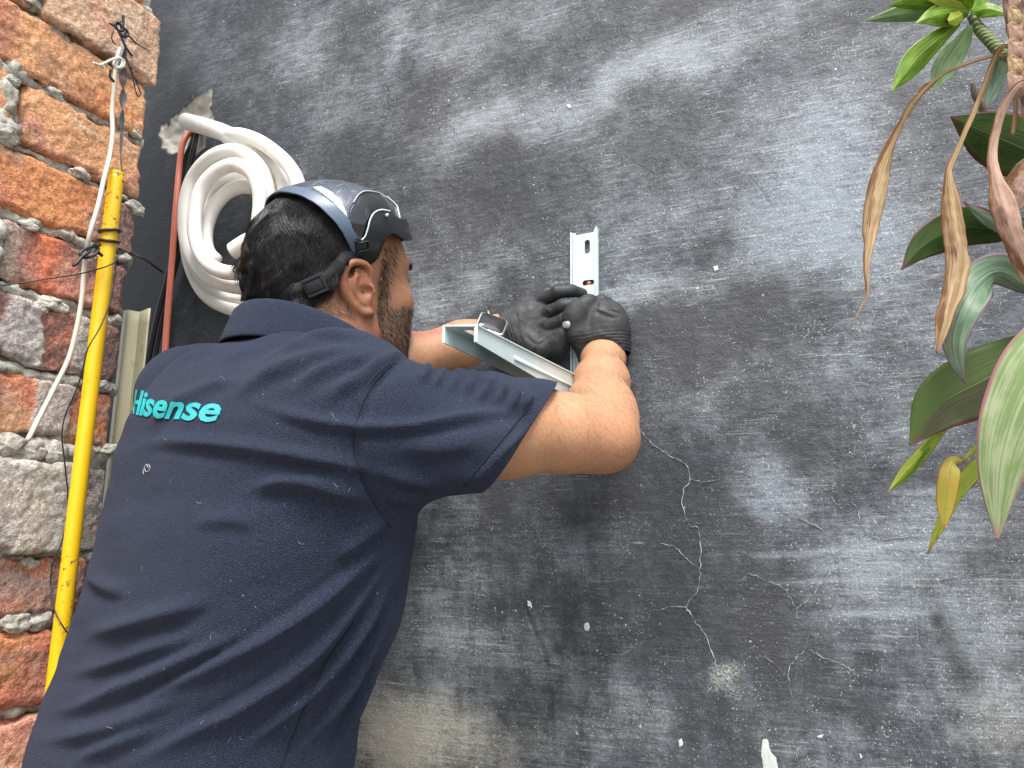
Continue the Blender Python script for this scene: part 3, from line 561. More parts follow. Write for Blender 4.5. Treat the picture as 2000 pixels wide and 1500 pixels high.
# ---- continuous body: head, neck, arms
lo = np.minimum(SHL, SHR)-.2
ax_x = axis2(-.85, -.04, HC[0]-.11, HC[0]+.135, .0019, .0042); ax_y = axis2(-.55, -.02, HC[1]-.13, HC[1]+.14, .0019, .0042); ax_z = axis2(.82, 1.72, HC[2]-.15, HC[2]+.16, .0019, .0042)
B = Vol(ax_x, ax_y, ax_z)
B.ell(H(0, -.018, .035), np.array([.075, .098, .086])*HS, HM, .01)
B.ell(H(0, .035, .03), np.array([.062, .062, .062])*HS, HM, .03)
B.ell(H(0, .040, -.040), np.array([.057, .052, .080])*HS, HM, .03)
for s in (-1, 1):
    B.chain([H(s*.060, -.008, -.030), H(s*.056, .000, -.062), H(s*.030, .062, -.100)], [.022*HS, .021*HS, .019*HS], .022)
    B.ell(H(s*.044, .060, -.018), np.array([.024, .026, .022])*HS, HM, .02)
    B.cap(H(s*.012, .088, .030), H(s*.046, .072, .032), .010*HS, .009*HS, .012)
    B.ell(H(s*.040, .050, -.060), np.array([.024, .030, .034])*HS, HM, .025)
B.cap(H(-.014, .076, -.104), H(.014, .076, -.104), .017*HS, .017*HS, .02)
B.cap(H(0, .088, .022), H(0, .112, -.018), .008*HS, .012*HS, .012)
for s in (-1, 1):
    B.ell(H(s*.013, .100, -.022), np.array([.009, .011, .008])*HS, HM, .006)
    B.ell(H(s*.031, .094, .012), np.array([.017, .012, .010])*HS, HM, .010, 'd')
    B.ell(H(s*.031, .078, .012), np.array([.0135, .0135, .0125])*HS, HM, .003)
    B.cap(H(s*.044, .0835, .0145), H(s*.020, .0885, .0155), .0035, .003, .004)
B.cap(H(-.022, .086, -.057), H(.022, .086, -.057), .0065, .0065, .006); B.cap(H(0, .093, -.056), H(0, .093, -.056), .007, .007, .008)
B.cap(H(-.020, .085, -.069), H(.020, .085, -.069), .0075, .0075, .006); B.cap(H(0, .090, -.070), H(0, .090, -.070), .007, .007, .008)
B.cap(H(-.022, .098, -.0627), H(.022, .098, -.0627), .0022, .0022, .003, 'd')
# ears
for s in (-1, 1):
    def EP(u, v, o): # u towards the face, v up, o outwards
        b = H(s*.0745, -.008, -.004); fx = norm(HF*.86+HR*s*-.0-HU*.0); up = norm(HU*.97+HF*-.20)
        outw = norm(HR*s*.90-HF*.42); fx = norm(np.cross(up, outw))*(1 if np.dot(np.cross(up, outw), HF) > 0 else -1)
        return b+(fx*u+up*v+outw*o)*HS
    B.ell(EP(-.004, .001, .007), np.array([.016, .029, .0045])*HS, np.stack([norm(EP(1, 0, 0)-EP(0, 0, 0)), norm(EP(0, 1, 0)-EP(0, 0, 0)), norm(EP(0, 0, 1)-EP(0, 0, 0))]), .004)
    hel = catmull([EP(.010, .004, .004), EP(.013, .019, .006), EP(.006, .031, .010), EP(-.008, .034, .013), EP(-.019, .026, .015), EP(-.0225, .010, .0155), EP(-.020, -.008, .0135), EP(-.012, -.022, .011), EP(-.002, -.031, .009)], 22)
    B.chain(hel, np.interp(np.linspace(0, 1, 22), [0, .2, .5, .8, 1], [.0030, .0040, .0045, .0042, .0045])*HS, .0022)
    B.ell(EP(.0, -.030, .008), np.array([.0078, .0082, .0055])*HS, HM, .005)
    ah = catmull([EP(-.002, .022, .010), EP(-.010, .012, .012), EP(-.012, -.002, .0115), EP(-.008, -.014, .010), EP(.000, -.018, .009)], 12)
    B.chain(ah, [.0034*HS]*12, .0025)
    B.cap(EP(.010, -.005, .009), EP(.010, .000, .009), .0042, .0036, .003)
    B.ell(EP(.001, -.003, .014), np.array([.0075, .011, .0075])*HS, HM, .003, 'd')
    B.ell(EP(.002, .021, .013), np.array([.006, .006, .004])*HS, HM, .003, 'd')
    sc_ = catmull([EP(.006, .024, .014), EP(-.006, .026, .0175), EP(-.0150, .016, .019), EP(-.0165, .002, .018), EP(-.012, -.012, .0155)], 12); B.chain(sc_, [.0026]*12, .002, 'd')
# neck and inner trunk (hidden by the shirt)
NB = P(577, 688, .885)
B.loft([H(0, -.040, -.010), H(0, -.044, -.070), NB+E2*.01, NB-[0, 0, .06]], [.056, .056, .064, .075], [.060, .058, .062, .07], HR, .03)
for s in (-1, 1): B.cap(H(s*.052, -.014, -.030), NB+E1*s*.022+E2*.055-[0, 0, .01], .013, .012, .02)
B.cap(NB-[0, 0, .03], SHL-[0, 0, .0], .05, .045, .03); B.cap(NB-[0, 0, .03], SHR-E1*.03, .05, .045, .03)
# right arm
ELR = P(1168, 848, .80); WRR = P(1178, 700, 1.035)
B.loft([SHR, (SHR+ELR)/2, ELR+(SHR-ELR)*.2, ELR], [.044, .041, .037, .034], [.044, .043, .042, .039], [0, 0, 1.], .02)
B.chain([ELR, ELR+(WRR-ELR)*.28, ELR+(WRR-ELR)*.62, WRR, WRR+(WRR-ELR)*.18], [.0355, .0350, .0305, .0255, .025], .022)
B.ell(P(1194, 866, .775), [.019, .019, .019], k=.03)        # point of the elbow
B.ell(P(1188, 818, .83), [.026, .024, .030], k=.03)
# left arm
ELL = P(700, 727, 1.01); WRL = P(985, 650, 1.085)
B.chain([SHL, (SHL+ELL)/2, ELL], [.046, .045, .040], .02); B.chain([ELL, ELL+(WRL-ELL)*.3, ELL+(WRL-ELL)*.7, WRL, WRL+norm(WRL-ELL)*.04], [.031, .032, .029, .0242, .024], .02)
BV, BQ = B.mesh(1)
bpx, bpy_, bpz = proj(BV); L_ = Hl(BV)
head_m = sstep(-.14, -.11, L_[:, 2])*(np.linalg.norm(L_*[1, 1, .8], axis=1) < .16)
_w = BV-ELL; _a = norm(WRL-ELL); _t = np.clip(_w@_a, 0, 1); head_m = head_m*(np.linalg.norm(_w-_t[:, None]*_a, axis=1) > .047)
beard = sstep(-.016, -.040, L_[:, 2]+fbm(BV*60, 3, 3)*.012)*sstep(.004, .022, L_[:, 1]+fbm(BV*50, 4, 3)*.01)*sstep(-.128, -.108, L_[:, 2])
beard = np.maximum(beard, sstep(.012, .02, L_[:, 1])*sstep(.042, .034, L_[:, 1])*sstep(.05, .03, L_[:, 2])*sstep(.045, .055, np.abs(L_[:, 0]))*.35)
nape = sstep(.010, -.004, L_[:, 1])*sstep(-.095, -.060, L_[:, 2]+fbm(BV*40, 9, 3)*.02)*sstep(-.0, -.04, L_[:, 2])*.75
warmth = fbm(BV*16, 12, 3); base = np.array(skin_tone)*(1+.12*warmth[:, None]); fc = head_m*.62; base = base*(1-fc[:, None])+np.array([.30, .138, .070])*(1+.15*warmth[:, None])*fc[:, None]
ear_m = head_m*sstep(.070, .080, np.abs(L_[:, 0])); base = base*(1-.5*ear_m[:, None])+np.array([.36, .13, .075])*.5*ear_m[:, None]
dk_ = np.clip(np.maximum(beard*.72, nape*.5)*head_m, 0, 1)*(.8+.4*fbm(BV*220, 5, 2)); base = base*(1-dk_[:, None])+np.array([.055, .032, .024])*dk_[:, None]
elb = np.exp(-(np.linalg.norm(BV-P(1194, 872, .765), axis=1)/.028)**2)*.45; base = base*(1-elb[:, None])+np.array([.30, .11, .07])*elb[:, None]
lip = np.exp(-((L_[:, 2]+.063)/.010)**2)*sstep(.085, .09, L_[:, 1])*sstep(.028, .02, np.abs(L_[:, 0])); base = base*(1-lip[:, None]*.6)+np.array([.28, .09, .07])*lip[:, None]*.6
q = NT('skin'); c = q.attr('col', 'Color'); n1 = q.noise(260, 4, .6); c = q.mix(1.0, c, q.n('CombineColor', ins={0: q.ramp(n1, .3, .7, .90, 1.08), 1: q.ramp(n1, .3, .7, .88, 1.08), 2: q.ramp(n1, .3, .7, .88, 1.08)}), 'MULTIPLY')
M_SKIN = q.out(c, q.ramp(q.noise(90, 3), .3, .7, .42, .58), q.bump(q.math('ADD', q.noise(900, 3), q.math('MULTIPLY', q.vor(700), .7)), .35, .0008), Subsurface_Weight=.18, Specular_IOR_Level=.4)
M_SKIN.node_tree.nodes['Principled BSDF'].inputs['Subsurface Radius'].default_value = (.012, .005, .003); M_SKIN.node_tree.nodes['Principled BSDF'].inputs['Subsurface Scale'].default_value = .6
person = fmesh('person', BV, BQ, M_SKIN, None, True, None, {'col': base})
tag(person, 'man in a navy polo shirt holding the white bracket against the dark wall', 'person')
bvh_body = BVHTree.FromPolygons(BV.tolist(), BQ.tolist())

# ---- shirt
q = NT('navy_pique'); wv = q.vor(900); n1 = q.noise(14, 4); fz = q.noise(1500, 2)
c = q.mix(n1, (.0110, .0155, .0310), (.0160, .0220, .0400)); c = q.mix(q.ramp(wv, .1, .55), c, (.019, .025, .044)); gr_ = q.noise(620, 3, .7); c = q.mix(q.ramp(gr_, .42, .75), c, (.040, .050, .082)); c = q.mix(q.math('MULTIPLY', q.ramp(q.vor(95), .07, .03), q.ramp(q.noise(20, 2), .55, .62)), c, (.30, .33, .38))
M_SHIRT = q.out(c, .92, q.bump(q.math('ADD', q.math('MULTIPLY', wv, 1.3), q.math('MULTIPLY', q.noise(700, 2, .7), 1.2)), .9, .0009), Sheen_Weight=.12, Sheen_Roughness=.45, Specular_IOR_Level=.15); M_SHIRT.node_tree.nodes['Principled BSDF'].inputs['Sheen Tint'].default_value = (.50, .56, .78, 1)
ring = [  # photo x, y of the trunk axis, distance, half width, half depth
 (545, 745, .85, .075, .07), (535, 815, .82, .155, .095), (522, 900, .80, .184, .112), (500, 1010, .79, .187, .116), (467, 1130, .78, .176, .116), (426, 1270, .775, .168, .117), (393, 1400, .77, .172, .122), (352, 1530, .77, .178, .127), (305, 1680, .77, .178, .130)]
SC = np.array([P(*r_[:3]) for r_ in ring]); W1 = [r_[3] for r_ in ring]; W2 = [r_[4] for r_ in ring]
S = Vol(axis(-.98, -.18, .0031), axis(-.62, -.05, .0031), axis(.80, 1.50, .0031)); NS = P(577, 752, .875)
S.loft(np.vstack([[P(540, 862, .815)], SC[2:]]), [.150]+W1[2:], [.080]+W2[2:], E1, .02, pw=2.2)
S.cap(NS, SHL, .054, .050, .05); S.cap(NS, SHR-E1*.02, .054, .054, .05)
S.ell(P(660, 830, .70), [.07, .05, .08], k=.05); S.ell(P(420, 860, .80), [.075, .05, .09], k=.05)      # shoulder blades
HEM = ELR+(SHR-ELR)*.34; hax = norm(ELR-SHR)
S.loft([SHR-E1*.01, SHR+(ELR-SHR)*.35, HEM, HEM+hax*.05], [.056, .054, .049, .048], [.054, .053, .048, .046], [0, 0, 1.], .018)
S.ell(P(908, 884, .668), [.045, .033, .033], k=.03)          # slack of the sleeve underneath
S.cap(SHL, SHL+(ELL-SHL)*.6, .052, .058, .04)
hp = P(1000, 880, .71); a3 = P(1068, 795, .735); b3 = P(935, 962, .665); vd = norm(np.cross(a3-b3, ray_dir(1010, 880)))
if vd@hax < 0: vd = -vd
vd = norm(vd+hax*.12)
def slice_mesh(V, Q, c, n, R=9, ax=None):     # clean cut of everything beyond a plane, within R of its point
    d_ = (V-c)@n; fm = (d_[Q].max(1) > 0) & (np.linalg.norm(V[Q].mean(1)-c, axis=1) < R)
    if ax is not None: w_ = V[Q].mean(1)-ax[0]; fm &= np.linalg.norm(w_-(w_@ax[1])[:, None]*ax[1], axis=1) < .145
    cross_ = fm & (d_[Q].min(1) < 0); keep_ = Q[~fm]; Fq = Q[cross_]
    V = V.copy(); vi = np.unique(Fq); bad = set(vi[d_[vi] > 0]); kp = [keep_]
    e = {}; newV = []; tr = []
    for f_ in Fq:
        ring_ = []
        for k in range(4):
            a, b = int(f_[k]), int(f_[(k+1) % 4])
            if d_[a] <= 0: ring_.append(a)
            if (d_[a] <= 0) != (d_[b] <= 0):
                key = (min(a, b), max(a, b))
                if key not in e:
                    t = d_[a]/(d_[a]-d_[b]); e[key] = len(V)+len(newV); newV.append(V[a]+(V[b]-V[a])*t)
                ring_.append(e[key])
        for k in range(1, len(ring_)-1): tr.append((ring_[0], ring_[k], ring_[k+1]))
    V = np.vstack([V]+([np.array(newV)] if newV else [])); T = np.array(tr, int).reshape(-1, 3)
    uu = np.unique(np.concatenate([keep_.ravel(), T.ravel()])); rm = np.full(len(V), -1); rm[uu] = np.arange(len(uu))
    return V[uu], rm[keep_], rm[T]
SV, SQ = S.mesh(3)
SQ = SQ[SV[SQ].mean(1)[:, 2] > .806]; used = np.unique(SQ); rm = np.full(len(SV), -1); rm[used] = np.arange(len(used)); SV = SV[used]; SQ = rm[SQ]
# folds pressed into the cloth: each is a line with a width and a height (metres)
FOLDS = [ # points, width px, height m, sharpness side
 ([(455, 770), (520, 798), (600, 822), (690, 836), (800, 836), (920, 818), (1030, 800), (1062, 790)], 9, .0050, 1), ([(235, 885), (300, 868), (380, 868), (480, 878), (600, 895), (700, 915), (770, 950)], 11, .0050, 1),
 ([(450, 972), (520, 952), (600, 950), (680, 968), (740, 985)], 14, .0038, 1), ([(360, 1030), (440, 1018), (520, 1030)], 12, .0022, 1), ([(500, 960), (560, 940), (660, 945)], 12, .0022, 1),
 ([(800, 1000), (740, 1070), (650, 1150), (540, 1230), (430, 1290), (320, 1345), (220, 1400)], 11, .0055, 1), ([(805, 1010), (760, 1090), (690, 1180), (600, 1280), (480, 1370), (350, 1440), (220, 1510)], 10, .0062, 1),
 ([(808, 1020), (765, 1120), (700, 1230), (620, 1330), (520, 1420), (430, 1500)], 9, .0060, 1), ([(808, 1035), (770, 1150), (710, 1280), (640, 1390), (560, 1500)], 9, .0062, 1), ([(805, 1060), (770, 1180), (720, 1310), (670, 1420), (630, 1520)], 9, .0058, 1), ([(800, 1090), (770, 1210), (735, 1330), (700, 1500)], 9, .005, 1),
 ([(150, 1245), (230, 1230), (320, 1205), (430, 1170)], 13, .0056, 1), ([(110, 1325), (200, 1305), (300, 1270), (420, 1235)], 11, .004, 1), ([(75, 1400), (170, 1378), (280, 1332), (400, 1275), (520, 1220)], 12, .0060, 1), ([(55, 1450), (150, 1440), (280, 1400), (380, 1350)], 12, .0045, 1), ([(130, 1495), (240, 1450), (330, 1410)], 13, .004, 1),
 ([(160, 1120), (210, 1150), (260, 1160)], 13, .003, 1), ([(640, 1100), (700, 1060), (770, 1000)], 12, .0035, 1),
 ([(458, 655), (520, 668), (600, 655), (680, 655), (730, 668)], 10, .0030, 1), ([(440, 790), (520, 735), (600, 705), (680, 690), (740, 672)], 12, .0038, 1), ([(400, 720), (480, 690), (560, 672), (640, 668)], 12, .0030, 1), ([(560, 770), (640, 722), (720, 700), (770, 676)], 12, .0038, 1), ([(620, 790), (700, 745), (760, 715), (800, 690)], 12, .0035, 1), ([(330, 800), (400, 760), (470, 735)], 12, .0026, 1),
 ([(290, 845), (330, 800), (380, 765)], 11, .0026, 1), ([(300, 730), (370, 690), (430, 665)], 10, .002, 1),
 ([(700, 840), (730, 760), (780, 705), (830, 690)], 5, -.0026, 0), ([(690, 850), (700, 900), (722, 960), (760, 1020)], 5, -.0024, 0),   # sleeve seam
 ([(700, 740), (760, 705), (800, 692)], 9, .003, 1), ([(870, 700), (860, 730), (842, 760)], 7, .0022, 1), ([(900, 706), (892, 735), (870, 770)], 7, .0020, 1), ([(925, 715), (918, 745), (905, 775)], 7, .0022, 1), ([(955, 728), (950, 755), (930, 790)], 7, .0028, 1), ([(985, 740), (975, 768), (960, 800)], 7, .0026, 1), ([(1012, 752), (1000, 778), (985, 805)], 7, .003, 1), ([(1035, 762), (1022, 785), (1010, 800)], 7, .0026, 1), ([(838, 700), (830, 725), (815, 745)], 7, .002, 1),
 ([(1050, 815), (1010, 850), (970, 890), (930, 930), (890, 945)], 6, .0028, 1), ([(1062, 812), (1020, 862), (975, 910), (925, 955)], 4, -.0010, 0), ([(720, 920), (800, 940), (880, 950)], 10, .003, 1), ([(740, 960), (800, 975), (830, 950)], 10, .0035, 1), ([(760, 870), (850, 880), (960, 860)], 16, .0022, 1)]
def fold_disp(V, N, folds, sc=1.0):
    px, py, pz = proj(V); vw = norm(CAM-V); fcg = sstep(-.15, .35, (N*vw).sum(1)); D = np.zeros(len(V))
    for pts, wd, am, asy in folds:
        pl = catmull(np.array(pts, float), len(pts)*5); lo_ = pl.min(0)-wd*4; hi_ = pl.max(0)+wd*4; m = np.where((px > lo_[0]) & (px < hi_[0]) & (py > lo_[1]) & (py < hi_[1]) & (fcg > 0))[0]
        if not len(m): continue
        dd, sd_, pr = pdist(px[m], py[m], pl); fade = sstep(0, .38, pr)*sstep(1, .66, pr) if asy else sstep(0, .1, pr)*sstep(1, .9, pr)
        if asy: s_ = dd*sd_; h = np.exp(-(np.abs(s_)/(wd*np.where(s_ > 0, .72, 1.4)))**2)-.22*np.exp(-((s_-wd*1.5)/(wd*1.0))**2)
        else: h = np.exp(-(dd/wd)**2)
        D[m] += h*am*fade*fcg[m]
    return V+N*(D*sc)[:, None]
N_ = vnormals(SV, SQ); SV = SV+N_*(fbm(SV*9, 2, 3)*.005+fbm(SV*np.array([20, 20, 34]), 6, 3)*.0016)[:, None]
px_, py_, _ = proj(SV); wt = sstep(1030, 1250, py_+(px_-500)*.35)*sstep(-.2, .3, (vnormals(SV, SQ)*norm(CAM-SV)).sum(1)); ang = np.arctan2(1000-py_, 830-px_); rr_ = np.hypot(px_-830, py_-1000)
SV = SV+vnormals(SV, SQ)*(wt*(fbm(np.c_[ang*9, rr_/330, rr_*0], 51, 3)*.0055))[:, None]+vnormals(SV, SQ)*((1-wt)*fbm(np.c_[px_/170, (py_+px_*.12)/42, px_*0], 53, 3)*.0022)[:, None]
SV = fold_disp(SV, vnormals(SV, SQ), [(a, b, c*(2.0 if b == 7 else 1), d) for a, b, c, d in FOLDS], 2.0)
SV = lap(SV, SQ, 2, .5)
SV, SQ, ST = slice_mesh(SV, SQ, hp, vd, .30, (SHR, hax))
shirt = solidify(fmesh('polo_shirt', SV, [SQ, ST], M_SHIRT, person), .0022)
bvh_shirt = BVHTree.FromPolygons(SV.tolist(), SQ.tolist())
def cast(px, py, tree, back=0.0):
    dd = norm(ray_dir(px, py)); h = tree.ray_cast(Vector(CAM), Vector(dd)); return (np.array(h[0]), np.array(h[1])) if h[0] is not None else (None, None)
# collar: stand and folded-down leaf swept round the neck
CC = P(594, 648, .885)
def collar_ring(n=140):
    a = np.linspace(0, 2*np.pi, n, endpoint=False); fr = (np.sin(a)+1)/2      # 1 at the front
    return a, CC+E1*(.078*np.cos(a))[:, None]+E2*(.083*np.sin(a)+.012)[:, None]+np.array([0, 0, 1.])*(-.055*fr+.012+.0*np.cos(a))[:, None]
ca, cr = collar_ring(); outw = norm(E1*np.cos(ca)[:, None]+E2*np.sin(ca)[:, None])
prof = np.array([(-.004, -.045), (-.004, -.020), (-.003, .000), (.000, .0055), (.005, .0060), (.0095, .001), (.014, -.012), (.0185, -.026), (.0225, -.037), (.0225, -.0395), (.0200, -.0395), (.016, -.027), (.0115, -.013), (.0065, -.003), (.003, -.004), (.001, -.020), (.000, -.045)])
wob = 1+.12*vnoise(np.c_[np.cos(ca)*2, np.sin(ca)*2, ca*0], 3)
CV = cr[:, None]+outw[:, None]*(prof[None, :, 0]*wob[:, None])[..., None]+np.array([0, 0, 1.])*prof[None, :, 1][..., None]*1.0
CV = CV.reshape(-1, 3); n1, n2 = len(ca), len(prof); i = np.arange(n1)[:, None]*n2+np.arange(n2)[None]; j = ((np.arange(n1)+1) % n1)[:, None]*n2+np.arange(n2)[None]; ir = np.roll(i, -1, 1); jr = np.roll(j, -1, 1)
co_ = fmesh('collar', CV, np.stack([i, j, jr, ir], -1).reshape(-1, 4), M_SHIRT, shirt)
# lettering embroidered across the upper back
tc = bpy.data.curves.new('lettering', 'FONT'); tc.body = 'Hisense'; tc.shear = .36; tc.offset = .026; tc.resolution_u = 3; tc.size = 1
to = bpy.data.objects.new('t', tc); scene.collection.objects.link(to); dg = bpy.context.evaluated_depsgraph_get(); tm = bpy.data.meshes.new_from_object(to.evaluated_get(dg)); bpy.data.objects.remove(to)
bm = bmesh.new(); bm.from_mesh(tm); bmesh.ops.remove_doubles(bm, verts=bm.verts, dist=1e-4); bmesh.ops.triangulate(bm, faces=bm.faces)
for _ in range(3):
    es = [e for e in bm.edges if e.calc_length() > .07]; bmesh.ops.subdivide_edges(bm, edges=es, cuts=1); bmesh.ops.triangulate(bm, faces=bm.faces)
tv = np.array([v.co[:] for v in bm.verts]); tf = np.array([[v.index for v in f_.verts] for f_ in bm.faces]); bm.free()
u = (tv[:, 0]-tv[:, 0].min())/np.ptp(tv[:, 0]); v = tv[:, 1]/.73; tpx = 262+170*u**1.75+v*3; tpy = 806+18*u-v*50*(.95+.08*u); LV = []; last = None
for x_, y_ in zip(tpx, tpy):
    p_, n_ = cast(x_, y_, bvh_shirt)
    if p_ is None: p_, n_ = last
    last = (p_, n_); LV.append(p_+np.array(n_)*.0010*(1 if np.dot(n_, CAM-p_) > 0 else -1))
LV = np.array(LV); ok = np.abs(proj(LV)[2]-np.median(proj(LV)[2])) < .2
q = NT('teal_thread'); th = q.n('TexWave', ins={'Scale': 330.0, 'Distortion': 1.5, 'Detail': 1.0}); q.set(th.inputs[0], q.co(rot=(0, .5, .3))); M_THR = q.out(q.mix(th.outputs[1], (.0, .33, .36), (.01, .52, .54)), .45, q.bump(th.outputs[1], .6, .0006))
lt = solidify(fmesh('lettering', LV, tf[ok[tf].all(1)], M_THR, shirt, False), .0006, 0)

# stitched seams
q = NT('navy_stitching'); M_SEAM = q.out((.0035, .005, .012), .9); q = NT('navy_thread'); M_SEAM2 = q.out((.020, .026, .048), .9)
def seam(name, pts, rad, m, off=.0004, n=90):
    c_ = catmull(np.array(pts, float), n); o_ = []
    for x_, y_ in c_:
        p_, n_ = cast(x_, y_, bvh_shirt)
        if p_ is not None and (not o_ or np.linalg.norm(p_-o_[-1]) < .03): o_.append(p_+np.array(n_)*off*(1 if np.dot(n_, CAM-p_) > 0 else -1))
    b_ = MB(); V, Fs = tube_arr(lap_line(np.array(o_)), rad, 6); b_.add(V, Fs); return b_.build(name, m, shirt)
def lap_line(p):
    for _ in range(3): p[1:-1] = .5*p[1:-1]+.25*(p[:-2]+p[2:])
    return p
ARM = [(772, 706), (738, 738), (712, 780), (694, 830), (690, 870), (697, 910), (714, 955), (738, 995), (764, 1030)]
seam('seam', ARM, .0006, M_SEAM, .0001); seam('seam', [(x-10, y+1) for x, y in ARM], .00035, M_SEAM2, .0001)
seam('seam', [(690, 1215), (640, 1290), (600, 1370), (570, 1440), (548, 1499)], .0007, M_SEAM)
hemc = []
for t in np.linspace(0, 1, 60):
    a_ = (a3*(1-t)+b3*t); hemc.append(a_)
hpx, hpy, _ = proj(np.array(hemc)-hax*.020); seam('seam', list(zip(hpx[3:-3:4], hpy[3:-3:4])), .0006, M_SEAM)
# ---- hair: strands rooted on the scalp
def strands(name, roots, nrm, length, droop, lean, n, rad, mat_, parent, clump=0, curl=0, K=7, seg=3, gray=None, jit=.25, ow_=1.0):
    N0 = len(roots); p = roots.copy(); dr = norm(nrm*ow_+lean+rng.normal(0, jit, (N0, 3))); st = (length/(K-1))[:, None]; pts = [p]
    for k in range(K-1):
        cn = np.stack([fbm(p*clump+11, 1, 2), fbm(p*clump+23, 2, 2), fbm(p*clump+37, 3, 2)], 1)*curl if clump else 0
        dr = norm(dr+droop*(k+1)/K+cn+rng.normal(0, .05, (N0, 3))); p = p+dr*st; pts.append(p)
    A = np.stack(pts, 1); T = norm(np.gradient(A, axis=1)); rf = norm(np.cross(T, nrm[:, None]+1e-3)); b2 = np.cross(T, rf); tap = np.linspace(1, .25, K)
    r_ = (rad if np.ndim(rad) else np.full(N0, rad))[:, None]*tap[None]; an = np.arange(seg)*2*np.pi/seg
    V = A[:, :, None]+r_[:, :, None, None]*(np.cos(an)[None, None, :, None]*rf[:, :, None]+np.sin(an)[None, None, :, None]*b2[:, :, None])
    V = V.reshape(-1, 3); o = (np.arange(N0)*K*seg)[:, None, None]+(np.arange(K-1)*seg)[None, :, None]; a = np.arange(seg)[None, None]; b = (np.arange(seg)+1)[None, None] % seg
    Q = np.stack([o+a, o+b, o+seg+b, o+seg+a], -1).reshape(-1, 4); sh = np.repeat(rng.random(N0), K*seg); gr = np.repeat(gray if gray is not None else np.zeros(N0), K*seg)
    return fmesh(name, V, Q, mat_, parent, True, None, {'shade': sh, 'gray': gr})
q = NT('black_hair'); c = q.mix(q.attr('shade'), (.004, .004, .0045), (.015, .0145, .016)); c = q.mix(q.attr('gray'), c, (.42, .38, .34)); M_HAIR = q.out(c, .40, Specular_IOR_Level=.45)
q = NT('scalp_hair'); M_SCALP = q.out((.006, .006, .007), .8)
def sample(mask_face, V, Q, n):
    qf = Q[mask_face]; a = V[qf]; ar = np.linalg.norm(np.cross(a[:, 2]-a[:, 0], a[:, 3]-a[:, 1]), axis=1); k = rng.choice(len(qf), n, p=ar/ar.sum()); u, v = rng.random(n), rng.random(n)
    p = a[k, 0]*((1-u)*(1-v))[:, None]+a[k, 1]*(u*(1-v))[:, None]+a[k, 2]*(u*v)[:, None]+a[k, 3]*((1-u)*v)[:, None]; nn = norm(np.cross(a[k, 2]-a[k, 0], a[k, 3]-a[k, 1])); return p, nn
bf = BV[BQ].mean(1); fl = Hl(bf); fn = norm(np.cross(BV[BQ[:, 2]]-BV[BQ[:, 0]], BV[BQ[:, 3]]-BV[BQ[:, 1]]))
near_h = (np.linalg.norm(fl-[0, -.01, .0], axis=1) < .15) & (np.abs(fl[:, 0]) < .0815)
line = np.where(fl[:, 1] < -.016, -.040-.0*(fl[:, 1]+.016), np.where(fl[:, 1] < .012, .040, .032+np.clip(fl[:, 1]-.014, 0, 1)*1.5)); line = np.where(fl[:, 1] <= -.014, np.interp(fl[:, 1], [-.12, -.087, -.064, -.045, -.03, -.014], [-.034, -.030, -.022, -.004, .010, .028]), line)
scalp = near_h & (fl[:, 2] > line) & (fl[:, 1] < .082)
# underlying cap of hair
p, n_ = sample(scalp & (fl[:, 2] > line+.006), BV, BQ, 27000); lp = Hl(p)
_s = (lp-np.array([0, -.0048, .0715]))/np.array([.0939, .1011, .0678]); _ph = np.degrees(np.arcsin(_s[:, 1]/np.linalg.norm(_s, axis=1))); _e = np.degrees(np.arctan2(_s[:, 2], np.abs(_s[:, 0])))
_fb = np.interp(_e, [-40, -29, -13, 2, 12, 38, 60, 75, 90], [-4, -12, -20, -27, -32, -42, -48, -50, -50]); under = _ph > _fb-2; kp = ~under | (_e < -24); p, n_, lp, shr = p[kp], n_[kp], lp[kp], sstep(-2, -26, (_ph-_fb)[kp])*.75+.25; hgt_ = sstep(-.05, .0, lp[:, 2])
down = -HU*.55; comb = down[None]-(n_-HU*(n_@HU)[:, None])*.38
ln_ = .010+.013*hgt_*sstep(.06, .0, lp[:, 1])+rng.random(len(p))*.007; ln_ *= np.where((lp[:, 1] > -.02) & (lp[:, 2] < .035), .45, 1)*shr
V_, Q_ = BV.copy(), BQ[scalp & (fl[:, 2] > line+.004)]
hN = vnormals(BV, BQ); hl = Hl(V_); thick = .0015+.0035*sstep(-.055, .0, hl[:, 2])*sstep(.03, -.02, hl[:, 1])+.004*fbm(V_*40, 4, 3); V_ = V_+hN*np.maximum(thick, .001)[:, None]
uu = np.unique(Q_); rm = np.full(len(V_), -1); rm[uu] = np.arange(len(uu)); hair = fmesh('hair', V_[uu], rm[Q_], M_SCALP, person)
off_ = (.001+.005*sstep(-.055, .0, lp[:, 2])*sstep(.03, -.02, lp[:, 1]))
ho = strands('hair_strand', p+n_*off_[:, None], n_, ln_, comb*.9, -HU*1.5-HF*.5+HR*.3, 0, .00034, M_HAIR, hair, 32, 1.05, 8, jit=.12, ow_=.40)
ho['kind'] = 'stuff'
